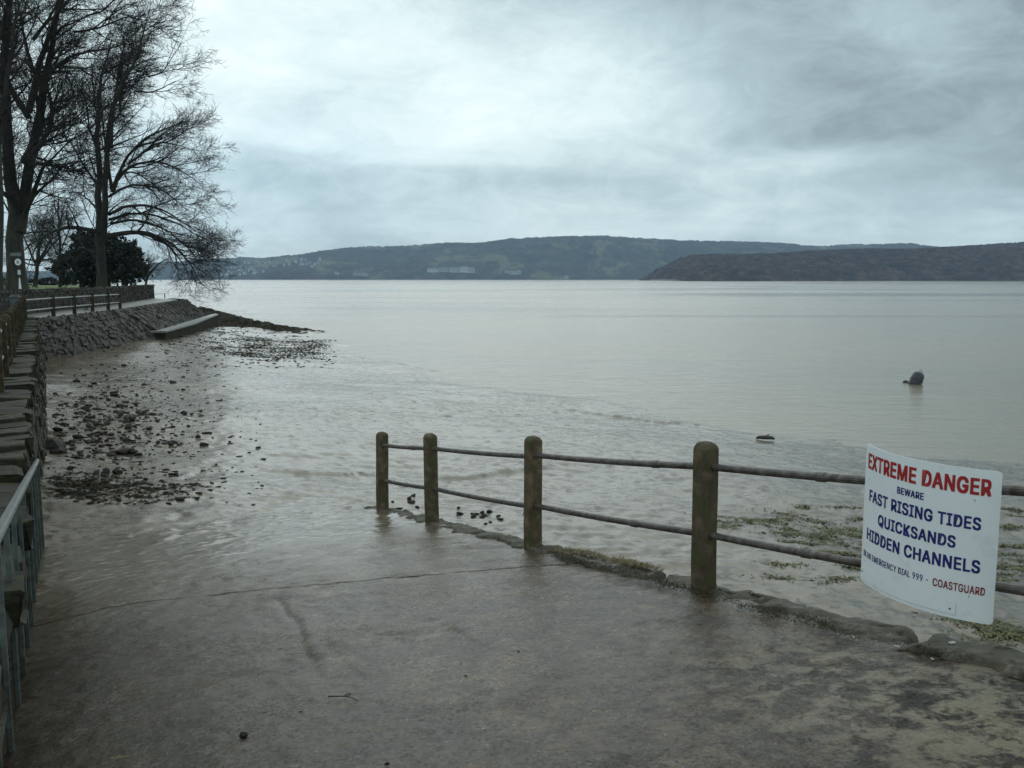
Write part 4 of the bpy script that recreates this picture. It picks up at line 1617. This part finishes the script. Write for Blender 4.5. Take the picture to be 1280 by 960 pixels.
# low clipped hedge across the lawn
hb = []
for k in range(16):
    hb.append(blob(4 + k * 7, 352.5, 128, .95, .6, .5))
evergreen('hedge', 'low dark hedge across the far side of the lawn', hb, 5000, .16, 75, tuple(at(60, 356, 128)), None, 'hedge')

# ---------------------------------------------------------------- promenade furniture
sp = empty('signpost', (-26.2, 47.5, 3.0))
tag(sp, 'thin signpost with a plate and a round white sign before the thick beech', 'signpost')
bm = bmesh.new()
add_tube(bm, [(0, 0, 0), (0, 0, 3.42)], .035, 10)
link('pole', bm_mesh('pole', bm), M['dark_paint'], sp)
bm = bmesh.new()
add_box(bm, (-.10, -.05, 3.26), (.58, .02, .17), None, .006)
link('name_plate', bm_mesh('name_plate', bm), material('grey_plate', stops((.10, .12, .115), (.16, .18, .17)), 14, 4, (.4, .6), 0), sp)


def disc(name, y, z, r, mat, th=.012, x=0, parent=None):
    bm_ = bmesh.new()
    add_tube(bm_, [(x, y, z), (x, y - th, z)], r, 28)
    return link(name, bm_mesh(name, bm_), mat, parent or sp)


rs = disc('round_sign', -.058, 2.86, .17, M['white_paint'])
disc('rim', -.045, 2.86, .185, M['dark_paint'], parent=rs)
disc('symbol', -.071, 2.86, .095, material('grey_symbol', stops((.22, .22, .22), (.5, .5, .5)), 11, 4, (.4, .5), 0), .004, parent=rs)
bm = bmesh.new()
add_box(bm, (.02, -.05, 2.32), (.16, .02, .24), None, .004)
link('small_plate', bm_mesh('small_plate', bm), M['pale_metal'], sp)
bm = bmesh.new()
add_tube(bm, [(.02, -.05, 1.45), (.02, -.05, 1.62), (.02, -.05, 2.02)], [.07, .055, .028], 8)
link('lamp_cone', bm_mesh('lamp_cone', bm), M['white_paint'], sp)

lb = empty('litter_bin', (-25.0, 44.8, 3.0))
tag(lb, 'grey blue litter bin behind the railing at the left edge', 'bin')
bm = bmesh.new()
add_tube(bm, [(0, 0, 0), (0, 0, .05), (0, 0, .95), (0, 0, 1.0)], [.22, .23, .27, .27], 16)
link('body', bm_mesh('body', bm), M['bin'], lb)
bm = bmesh.new()
add_tube(bm, [(0, 0, 1.0), (0, 0, 1.06), (0, 0, 1.16), (0, 0, 1.2)], [.29, .29, .2, .08], 16)
link('lid', bm_mesh('lid', bm), M['dark_paint'], lb)


def bench(label, loc, rz, back=True):
    b = empty('bench', loc, rz)
    tag(b, label, 'bench')
    for k in range(4):
        bm_ = bmesh.new()
        add_box(bm_, (0, -.19 + k * .125, .45), (1.6, .105, .035), None, .006)
        link('seat_slat', bm_mesh('seat_slat', bm_), M['bench_wood'], b)
    if back:
        for k in range(3):
            bm_ = bmesh.new()
            add_box(bm_, (0, .27 + .03 * k, .58 + k * .14), (1.6, .03, .10), None, .006)
            link('back_slat', bm_mesh('back_slat', bm_), M['bench_wood'], b)
    for sx in (-.65, .65):
        bm_ = bmesh.new()
        add_box(bm_, (sx, -.17, .21), (.08, .07, .43))
        link('leg', bm_mesh('leg', bm_), M['dark_paint'], b)
        bm_ = bmesh.new()
        add_tube(bm_, [(sx, .18, 0), (sx, .22, .45), (sx, .36, .95 if back else .46)], .035, 6)
        link('leg', bm_mesh('leg', bm_), M['dark_paint'], b)
    return b


bench('dark wooden bench on the promenade behind the far end of the railing', (-26.9, 56.6, 3.0), R(110))
bench('small backless bench at the corner of the garden wall above the water', (-35.6, 89.5, 3.0), R(20), False)

# ---------------------------------------------------------------- kerb along the slipway edge
class _S:
    pass


KERB = [rock_mesh('edge_stone_shape', 60 + k, 2) for k in range(5)]
for b in KERB:
    b.materials.append(M['concrete'])
rnd = random.Random(17)
kerb_mat = material('worn_kerb_concrete', stops((.030, .023, .014), (.080, .064, .042), (.21, .18, .13)), 14, 9, (.5, .85), 1.0, 40, .02,
                    dirt=(3.5, .52, .64, (.05, .046, .018)))


def edge_stone(s0, s1, v0, v1, h, seed, sub=10):
    """a worn block with a ragged outline"""
    ns, nv = max(3, int((s1 - s0) / .03)), max(4, int((v1 - v0) / .03))
    S, V = np.meshgrid(np.linspace(s0, s1, ns), np.linspace(v0, v1, nv), indexing='ij')
    e_s = np.minimum(S - s0, s1 - S)
    e_v = np.minimum(V - v0, v1 - V)
    e = np.minimum(e_s, e_v)
    S2 = S + .05 * fbm(V * 5 + seed, S * 5, 2, seed)
    V2 = V + .055 * fbm(S * 3.2, V * 5, 4, 77, .6)
    Xk, Yk = xy(S2, V2)
    Zk = ramp_z(S2, np.minimum(V2, 0)) + h * smooth(-.005, .06, e) + .015 * fbm(S * 3.2, V * 5, 4, seed + 2, .62) * smooth(0, .05, e) + .012 * fbm(S * 11, V * 11, 3, seed + 3) - .10 * (1 - smooth(0, .045, e)) - .10 * np.clip(V2 - .12, 0, 1)
    P = np.stack([Xk, Yk, Zk], -1)
    # skirt
    P2 = np.pad(P, ((1, 1), (1, 1), (0, 0)), 'edge')
    P2[0, :, 2] -= .45
    P2[-1, :, 2] -= .45
    P2[:, 0, 2] -= .10
    P2[:, -1, 2] -= .9
    o = link('edge_stone', np_mesh('edge_stone', P2.reshape(-1, 3), grid_faces(*P2.shape[:2])[:, ::-1], False), kerb_mat, slip)
    return o


s = 2.2
k = 0
while s < 15.0:
    ln = rnd.uniform(.8, 1.7)
    wide = rnd.uniform(.26, .32)
    h = rnd.uniform(.012, .026)
    if s > 10.5:
        h *= .6
        wide *= rnd.uniform(.6, 1.0)
    v0 = rnd.uniform(-.15, -.11)
    edge_stone(s, s + ln - .02, v0, v0 + wide + .08, h, 300 + k)
    s += ln
    k += 1

# ---------------------------------------------------------------- tufts of dead grass and moss at the kerb
def strands(name, label, centres, n_each, length, width, mat, seed, lift=.5, cat=None, kind='stuff', zfun=None):
    rng = np.random.default_rng(seed)
    Vv = []
    for (cx, cy, spread_x, spread_y, rot) in centres:
        c_, s_ = math.cos(rot), math.sin(rot)
        g_ = rng.normal(0, 1, (n_each, 2))
        px_ = g_[:, 0] * spread_x
        py_ = g_[:, 1] * spread_y
        x_ = cx + px_ * c_ - py_ * s_
        y_ = cy + px_ * s_ + py_ * c_
        z_ = zfun(x_, y_)
        a_ = rng.uniform(0, 2 * np.pi, n_each)
        ln = length * rng.uniform(.4, 1.4, n_each)
        up_ = lift * rng.uniform(.1, 1, n_each)
        d = np.stack([np.cos(a_), np.sin(a_), up_], -1)
        d /= np.linalg.norm(d, axis=1, keepdims=True)
        sd_ = np.stack([-np.sin(a_), np.cos(a_), rng.normal(0, .3, n_each)], -1) * (width * rng.uniform(.5, 1.4, n_each))[:, None]
        b_ = np.stack([x_, y_, z_ - .002], -1)
        m_ = b_ + d * (ln * .55)[:, None] + np.array([0, 0, .004])
        e_ = b_ + d * ln[:, None]
        e_[:, 2] = np.maximum(b_[:, 2] + .002, e_[:, 2] - ln * .3)
        Vv.append(np.stack([b_ - sd_, b_ + sd_, m_ + sd_ * .8, m_ - sd_ * .8, e_], 1))
    Vv = np.concatenate(Vv)
    n = len(Vv)
    base_ = np.arange(n)[:, None] * 5
    tri = np.concatenate([base_ + np.array([[0, 1, 2]]), base_ + np.array([[0, 2, 3]]), base_ + np.array([[3, 2, 4]])], 0)
    o = link(name, np_mesh(name, Vv.reshape(-1, 3), tri), mat)
    tag(o, label, cat, kind=kind)
    return o


cs = []
for (px_, py_) in ((706, 694), (722, 694), (738, 697), (775, 706), (790, 709), (806, 713)):
    p = ramp_at(px_, py_)
    cs.append((p[0], p[1], .10, .035, T_ANG))
strands('grass_tuft', 'flattened orange-brown dead grass on the slipway edge between the posts', cs, 260, .06, .0035, M['dead_grass'], 5, .7,
        zfun=lambda x_, y_: ramp_z(*sv(x_, y_)) + .035)
cs = []
for k in range(26):
    s_ = rnd.uniform(5.5, 9.5)
    X_, Y_ = xy(s_, rnd.uniform(-.22, -.05))
    cs.append((X_, Y_, .14, .03, T_ANG))
strands('moss', 'dull green moss along the worn slipway edge', cs, 90, .022, .004, material('dull_moss', stops((.020, .020, .006), (.045, .038, .012)), 6, 4, (.7, .9), 0), 6, .8,
        zfun=lambda x_, y_: ramp_z(*sv(x_, y_)) + .03)


def mud_at(px, py):
    r = ray(px, py)
    lo, hi = 3.0, 250.0
    for _ in range(50):
        k_ = .5 * (lo + hi)
        p_ = np.array([0, 0, EYE]) + r * k_
        if p_[2] > max(0.0, float(mud_base(p_[0], p_[1]))):
            lo = k_
        else:
            hi = k_
    return np.array([0, 0, EYE]) + r * lo


# green weed on the mud right of the railing
rng = np.random.default_rng(12)
cs = []
for (x0, x1, y0, y1, n) in ((985, 1080, 634, 680, 26), (905, 985, 645, 660, 9), (1200, 1280, 770, 800, 16), (1240, 1280, 660, 720, 14), (1020, 1085, 690, 700, 7),
                            (1090, 1160, 640, 700, 10), (940, 1080, 700, 740, 5), (1170, 1280, 640, 660, 6)):
    for _ in range(n):
        p = mud_at(rng.uniform(x0, x1), rng.uniform(y0, y1))
        cs.append((p[0], p[1], rng.uniform(.08, .28), rng.uniform(.03, .08), rng.uniform(-.35, .25)))
strands('seaweed', 'patches of green seaweed stranded on the mud beyond the railing', cs, 85, .10, .010, M['weed'], 8, .35, zfun=lambda x_, y_: mud_z(x_, y_) + .004)
cs = []
for _ in range(120):
    p = mud_at(rng.uniform(300, 400), rng.uniform(424, 447) + rng.normal(0, 2))
    cs.append((p[0], p[1], rng.uniform(.3, .9), rng.uniform(.2, .5), rng.uniform(-.2, .2)))
for _ in range(90):
    p = mud_at(rng.uniform(205, 400), rng.uniform(412, 440))
    cs.append((p[0], p[1], rng.uniform(.2, .7), rng.uniform(.15, .4), rng.uniform(-.2, .2)))
strands('seaweed', 'dark brown bladder wrack strewn over the foreshore', cs, 42, .12, .035, M['weed_rock'], 9, .3, zfun=lambda x_, y_: mud_z(x_, y_) + .01)

cs = []
for _ in range(170):
    u = 60 + abs(rng.normal(0, 75))
    p = mud_at(u, rng.normal(606 + (u - 60) * .10, 11))
    if p[0] > wall_x(p[1]) + .35:
        cs.append((p[0], p[1], rng.uniform(.05, .2), rng.uniform(.02, .05), rng.uniform(-.2, .2)))
strands('seaweed', 'dark line of wrack and silt crumbs where the slipway meets the mud', cs, 12, .09, .02, M['weed_rock'], 14, .3, zfun=lambda x_, y_: np.maximum(mud_z(x_, y_), ramp_z(*sv(x_, y_)) - 9 * (sv(x_, y_)[0] > 18.5)) + .006)

# ---------------------------------------------------------------- loose stones on the mud
rnd = random.Random(29)
spots = []


def scatter(n, x0, x1, y0, y1, smin, smax, mode='u'):
    for _ in range(n):
        if mode == 'u':
            u, v = rnd.uniform(x0, x1), rnd.uniform(y0, y1)
        else:
            u, v = rnd.gauss((x0 + x1) / 2, (x1 - x0) / 4), rnd.gauss((y0 + y1) / 2, (y1 - y0) / 4)
        p = mud_at(u, v)
        if p[0] < wall_x(p[1]) + .5:
            continue
        spots.append((p[0], p[1], rnd.uniform(smin, smax) * (1 if rnd.random() < .8 else 1.5)))


scatter(150, 75, 195, 482, 575, .08, .18, 'g')
scatter(110, 60, 150, 455, 570, .08, .20)
scatter(60, 150, 260, 440, 560, .08, .18)
scatter(40, 60, 230, 590, 640, .05, .12)
scatter(14, 488, 525, 612, 640, .05, .13)
scatter(14, 565, 640, 632, 650, .05, .11, 'g')
big = [(67, 556, .55, 'largest brown boulder lying against the foot of the slipway wall'), (74, 563, .38, 'dark boulder just in front of the largest one by the wall'),
       (152, 562, .34, 'rounded dark stone, left of a pair, nearest the slipway on the beach'), (165, 563, .28, 'rounded dark stone, right of a pair, nearest the slipway on the beach'),
       (190, 520, .26, 'flat dark stone at the right rim of the stony patch'), (178, 519, .24, 'dark stone touching the flat one at the right rim of the stony patch'),
       (575, 637, .13, 'tallest dark stone beyond the railing between the second and third post'), (592, 640, .14, 'broad dark stone right of the tallest one beyond the railing'),
       (612, 636, .12, 'small upright stone beyond the railing near the third post'), (625, 646, .12, 'flat stone beyond the railing closest to the third post')]
big_spots = []
for (u, v, sz, lab) in big:
    p = mud_at(u, v)
    big_spots.append((p[0], p[1], sz, lab))
spots.sort(key=lambda q: (q[0] ** 2 + q[1] ** 2) / q[2] ** 2)
spots = big_spots + [q + (None,) for q in spots[:280]]
for k, (x_, y_, sz, lab) in enumerate(spots):
    o = bpy.data.objects.new('beach_stone', ROCKS[k % len(ROCKS)])
    COL.objects.link(o)
    o.location = (x_, y_, float(mud_z(np.array(x_), np.array(y_))) + sz * .10)
    o.scale = (sz * rnd.uniform(.9, 1.5), sz * rnd.uniform(.7, 1.1), sz * rnd.uniform(.5, .85))
    o.rotation_euler = (rnd.uniform(-.3, .3), rnd.uniform(-.3, .3), rnd.uniform(0, 6.28))
    tag(o, lab or 'dark wet stone half sunk in the foreshore mud', 'stone', 'dark stones scattered over the mud')
# pebbles too many to count
vs, fs, base_i = [], [], 0
co = np.array([v.co[:] for v in ROCKS[0].vertices])
tr_ = np.array([p.vertices[:] for p in ROCKS[0].polygons])
for _ in range(1500):
    if rnd.random() < .45:
        u, v = rnd.gauss(150, 60), rnd.gauss(520, 38)
    elif rnd.random() < .6:
        u, v = rnd.uniform(200, 420), rnd.uniform(412, 460)
    else:
        u, v = rnd.uniform(60, 330), rnd.uniform(440, 640)
    if v < 405 or u < 40:
        continue
    p = mud_at(u, v)
    if p[0] < wall_x(p[1]) + .4:
        continue
    sz = rnd.uniform(.03, .09) * max(1, p[1] / 28)
    an = rnd.uniform(0, 6.28)
    c_, s_ = math.cos(an), math.sin(an)
    q = co * np.array([sz * 1.5, sz, sz * .6])
    q = np.stack([q[:, 0] * c_ - q[:, 1] * s_, q[:, 0] * s_ + q[:, 1] * c_, q[:, 2]], -1)
    vs.append(q + np.array([p[0], p[1], float(mud_z(np.array(p[0]), np.array(p[1]))) + .005]))
    fs.append(tr_ + base_i)
    base_i += len(co)
o = link('pebbles', np_mesh('pebbles', np.concatenate(vs), np.concatenate(fs)), M['rock'])
tag(o, 'small dark pebbles and weed lumps strewn over the mud', kind='stuff')

# ---------------------------------------------------------------- buoy, float, driftwood
p = atz(1145, 480, 0.0)
by = empty('mooring_buoy', tuple(p))
tag(by, 'dark barrel-shaped mooring buoy leaning in the shallow water', 'buoy')
tilt = Matrix.Rotation(R(28), 3, 'Y') @ Matrix.Rotation(R(-10), 3, 'X')
bm = bmesh.new()
prof = [(.02, -.35), (.20, -.33), (.265, -.24), (.285, -.1), (.29, .1), (.285, .3), (.255, .42), (.18, .50), (.06, .53)]
add_tube(bm, [tilt @ Vector((0, 0, a)) + Vector((-.04, 0, .08)) for _, a in prof], [r_ for r_, _ in prof], 20)
link('body', bm_mesh('body', bm, True), M['buoy'], by)
bm = bmesh.new()
add_tube(bm, [tilt @ Vector((0, 0, a)) + Vector((-.04, 0, .08)) for a in (.08, .09, .15, .16)], [.285, .305, .305, .285], 20)
link('band', bm_mesh('band', bm), M['dark_paint'], by)
bm = bmesh.new()
ringp = [tilt @ Vector((.07 * math.cos(a), 0, .58 + .07 * math.sin(a))) + Vector((-.04, 0, .08)) for a in [2 * math.pi * k / 14 for k in range(15)]]
add_tube(bm, ringp, .014, 6)
link('lifting_ring', bm_mesh('lifting_ring', bm), M['dark_paint'], by)
bm = bmesh.new()
add_tube(bm, [tilt @ Vector((0, 0, -.2)) + Vector((-.04, 0, .08)), (-.30, -.05, .0), (-.42, -.06, -.02), (-.62, -.1, -.04)], .025, 6)
link('chain', bm_mesh('chain', bm), M['dark_paint'], by)
p = atz(1132, 478, 0.0)
fl = link('mooring_float', bpy.data.meshes.new('mooring_float'), None)
bm = bmesh.new()
add_tube(bm, [(-.13, 0, .0), (-.11, 0, .02), (0, 0, .04), (.10, 0, .03), (.13, 0, .0)], [.01, .05, .075, .05, .01], 10)
bmesh.ops.recalc_face_normals(bm, faces=bm.faces)
bm.to_mesh(fl.data)
bm.free()
fl.data.materials.append(M['log'])
fl.location = tuple(p)
tag(fl, 'small brown float bobbing just left of the dark buoy', 'float')

p = mud_at(957, 549)
dw = empty('driftwood_log', (p[0], p[1], max(0.02, p[2])), R(-14))
tag(dw, 'short dark driftwood log lying in the shallows beyond the railing', 'log')
bm = bmesh.new()
add_tube(bm, [(-.28, 0, .02), (-.2, .01, .05), (0, -.01, .06), (.18, .02, .05), (.27, .01, .02)], [.03, .05, .065, .055, .03], 10)
link('stem', bm_mesh('stem', bm, True), M['log'], dw)
bm = bmesh.new()
add_tube(bm, [(.02, 0, .08), (.07, .03, .14), (.13, .05, .16)], [.025, .018, .008], 7)
link('branch_stub', bm_mesh('branch_stub', bm), M['log'], dw)

# ---------------------------------------------------------------- litter on the slipway
def twig(label, px, py, segs, rad, mat, name='twig'):
    p_ = ramp_at(px, py)
    root = empty(name, tuple(p_ + np.array([0, 0, .006])))
    tag(root, label, 'twig' if name == 'twig' else 'straw')
    for i, pts_ in enumerate(segs):
        bm_ = bmesh.new()
        add_tube(bm_, [Vector((a, b, c - .145 * 0)) for a, b, c in pts_], [rad * (1 - .6 * q / (len(pts_) - 1)) for q in range(len(pts_))], 6)
        link('stem' if i == 0 else 'side_shoot', bm_mesh(name, bm_), mat, root)


twig('dark forked twig lying on the wet concrete', 430, 874, [[(-.09, .01, .006), (-.03, .0, .012), (.03, -.005, .01), (.10, -.035, .0)], [(.0, 0, .012), (.025, .02, .022), (.04, .015, .016)],
     [(.02, 0, .01), (.045, .022, .02)]], .005, M['log'])
twig('single yellow straw lying on the slipway near the bottom edge', 152, 949, [[(-.05, -.012, .004), (0, 0, .006), (.05, .016, .004)]], .0028, M['straw'], 'straw')
for (u, v, sz, lab) in ((305, 922, .045, 'dark round pebble on the wet concrete near the bottom edge'), (376, 891, .018, 'tiny black pebble left of the forked twig'),
                        (484, 956, .022, 'small dark pebble at the bottom edge of the slipway'), (582, 846, .016, 'tiny dark pebble in the middle of the slipway'),
                        (648, 815, .015, 'tiny dark pebble below the concrete joint')):
    p = ramp_at(u, v)
    o = link('pebble', ROCKS[int(u) % 8], None)
    o.location = tuple(p + np.array([0, 0, sz * .3]))
    o.scale = (sz * 1.3, sz, sz * .8)
    tag(o, lab, 'pebble')

CHIP = rock_mesh('pale_chip', 91)
CHIP.materials.append(material('pale_limestone', stops((.30, .29, .26), (.52, .50, .46)), 12, 4, (.6, .8), .3, 40, .004))
for (u, v, sz, lab) in ((1121, 809, .035, 'pale limestone chip lying beside the slipway kerb'), (1190, 811, .045, 'broad white chip lying on the kerb slab under the sign'),
                        (1066, 797, .03, 'small pale chip left of the kerb slab'), (1165, 824, .022, 'tiny white chip just below the kerb slab'), (1048, 793, .02, 'tiniest pale chip below the railing left of the sign')):
    p = ramp_at(u, v)
    o = link('stone_chip', CHIP, None)
    o.location = tuple(p + np.array([0, 0, sz * .15 + (.03 if sv(p[0], p[1])[1] > -.12 else 0)]))
    o.scale = (sz * 1.5, sz * .9, sz * .35)
    o.rotation_euler = (0, 0, u * .7)
    tag(o, lab, 'stone chip')

# ---------------------------------------------------------------- houses across the estuary
def on_hill(px, py):
    xs_, ts, YS, Zs = far
    r = ray(px, py)
    lo = None
    for Yq in np.arange(3600, 4720, 8.0):
        p_ = np.array([0, 0, EYE]) + r * (Yq / r[1])
        i = int(np.clip(np.searchsorted(xs_, p_[0]), 1, len(xs_) - 1))
        zc = np.interp(Yq, YS[:, i], Zs[:, i])
        if p_[2] < zc and Yq > 3720:
            return np.array([p_[0], Yq, zc])
    return None


def house_mesh(w, d, h, rh):
    bm_ = bmesh.new()
    add_box(bm_, (0, 0, h / 2 - 4), (w, d, h + 8))
    nf = len(bm_.faces)
    a = [bm_.verts.new((sx * (w / 2 + .4), sy * (d / 2 + .5), h)) for sx in (-1, 1) for sy in (-1, 1)]
    r1, r2 = bm_.verts.new((-w / 2 - .4, 0, h + rh)), bm_.verts.new((w / 2 + .4, 0, h + rh))
    fcs = [bm_.faces.new((a[0], a[2], r2, r1)), bm_.faces.new((a[3], a[1], r1, r2)), bm_.faces.new((a[0], r1, a[1])), bm_.faces.new((a[2], a[3], r2)), bm_.faces.new((a[0], a[1], a[3], a[2]))]
    for f_ in fcs:
        f_.material_index = 1
    # windows on the side that faces the water
    for kx in range(3):
        for kz in range(2):
            vs_ = add_box(bm_, (-w / 2 + w * (kx + .5) / 3, -d / 2 - .02, h * (kz + .5) / 2), (w * .12, .1, h * .22))
            for f_ in {f for v in vs_ for f in v.link_faces}:
                f_.material_index = 2
    me_ = bm_mesh('hillside_house', bm_)
    for m_ in (M['house_wall'], M['house_roof'], M['window']):
        me_.materials.append(m_)
    return me_


HOUSES = [house_mesh(10, 8, 5.5, 4), house_mesh(7, 7, 5, 4), house_mesh(14, 8, 5, 3.5), house_mesh(8, 8, 7, 4)]
rnd = random.Random(41)
placed = 0
for _ in range(90):
    u, v = rnd.uniform(286, 402), 0
    v = rnd.uniform(327 - (u - 286) * .02, 345)
    if u > 330 and v > 335:
        continue
    p = on_hill(u, v)
    if p is None:
        continue
    o = bpy.data.objects.new('house', HOUSES[placed % 4])
    COL.objects.link(o)
    o.location = (p[0], p[1], p[2] + 5)
    o.rotation_euler = (0, 0, rnd.uniform(-.5, .5))
    tag(o, 'tiny pale house among trees of the far hillside town', 'house', 'pale houses of the hillside town')
    placed += 1
for _ in range(16):
    p = on_hill(rnd.uniform(196, 286), rnd.uniform(338, 347))
    if p is None:
        continue
    o = bpy.data.objects.new('house', HOUSES[placed % 4])
    COL.objects.link(o)
    o.location = (p[0], p[1], p[2] + 5)
    o.rotation_euler = (0, 0, rnd.uniform(-.5, .5))
    tag(o, 'tiny pale house on the far shore behind the bare branches', 'house', 'pale houses behind the branches')
    placed += 1


def big_building(name, label, px, py, wings):
    p_ = on_hill(px, py)
    if p_ is None:
        p_ = at(px, py, 3900)
    root = empty(name, tuple(p_))
    tag(root, label, 'building')
    for (dx, w, h, rh) in wings:
        bm_ = bmesh.new()
        add_box(bm_, (dx, 0, h / 2 - 5), (w, 16, h + 10))
        link('wing', bm_mesh('wing', bm_), M['house_wall'], root)
        bm_ = bmesh.new()
        a = [bm_.verts.new((dx + sx * (w / 2 + .5), sy * 8.6, h)) for sx in (-1, 1) for sy in (-1, 1)]
        r1, r2 = bm_.verts.new((dx - w / 2 + 3, 0, h + rh)), bm_.verts.new((dx + w / 2 - 3, 0, h + rh))
        for f_ in ((a[0], a[2], r2, r1), (a[3], a[1], r1, r2), (a[0], r1, a[1]), (a[2], a[3], r2), (a[0], a[1], a[3], a[2])):
            bm_.faces.new(f_)
        link('roof', bm_mesh('roof', bm_), M['house_roof'], root)
        bm_ = bmesh.new()
        for q in range(max(2, int(w / 6))):
            for z_ in range(int(h / 4)):
                add_box(bm_, (dx - w / 2 + (q + .5) * w / max(2, int(w / 6)), -8.05, 2.2 + z_ * 4), (1.8, .2, 1.8))
        o_ = link('windows', bm_mesh('windows', bm_), M['window'], root)
        o_['kind'] = 'stuff'


big_building('hotel', 'long pale building stepped across the far wooded hillside', 566, 341, [(-85, 46, 8, 4), (-40, 40, 11, 5), (5, 44, 12, 5), (48, 36, 15, 6), (80, 26, 11, 5)])
big_building('hotel', 'pale square block on the far hillside right of the long building', 641, 343, [(-26, 18, 13, 4), (0, 36, 10, 4), (27, 18, 14, 4)])
big_building('farmhouse', 'low white building near the far shore below the hill', 452, 348, [(-20, 26, 8, 4), (12, 34, 6, 4)])
big_building('farmhouse', 'lone white house high on the left flank of the far hill', 410, 331, [(0, 16, 8, 4)])
big_building('farmhouse', 'white cottage on the far shore left of the low white building', 421, 349, [(0, 18, 6, 3)])
big_building('farmhouse', 'small white cottage at the foot of the far hill by the headland', 708, 349, [(0, 18, 6, 4)])

# ---------------------------------------------------------------- haze
bm = bmesh.new()
add_box(bm, (0, 2600, 149), (8400, 5600, 302))
hz = bpy.data.objects.new('haze', bm_mesh('haze', bm))
COL.objects.link(hz)
hm = bpy.data.materials.new('thin_haze')
hm.use_nodes = True
t = NT(hm.node_tree)
pv = t.n('ShaderNodeVolumePrincipled')
pv.inputs['Color'].default_value = (.52, .74, 1.0, 1)
pv.inputs['Density'].default_value = 0.0001
pv.inputs['Anisotropy'].default_value = 0.2
oo = t.n('ShaderNodeOutputMaterial')
t.link(pv.outputs[0], oo.inputs['Volume'])
hz.data.materials.append(hm)
tag(hz, 'thin blue-grey haze over the estuary', kind='stuff')
hz.visible_shadow = True
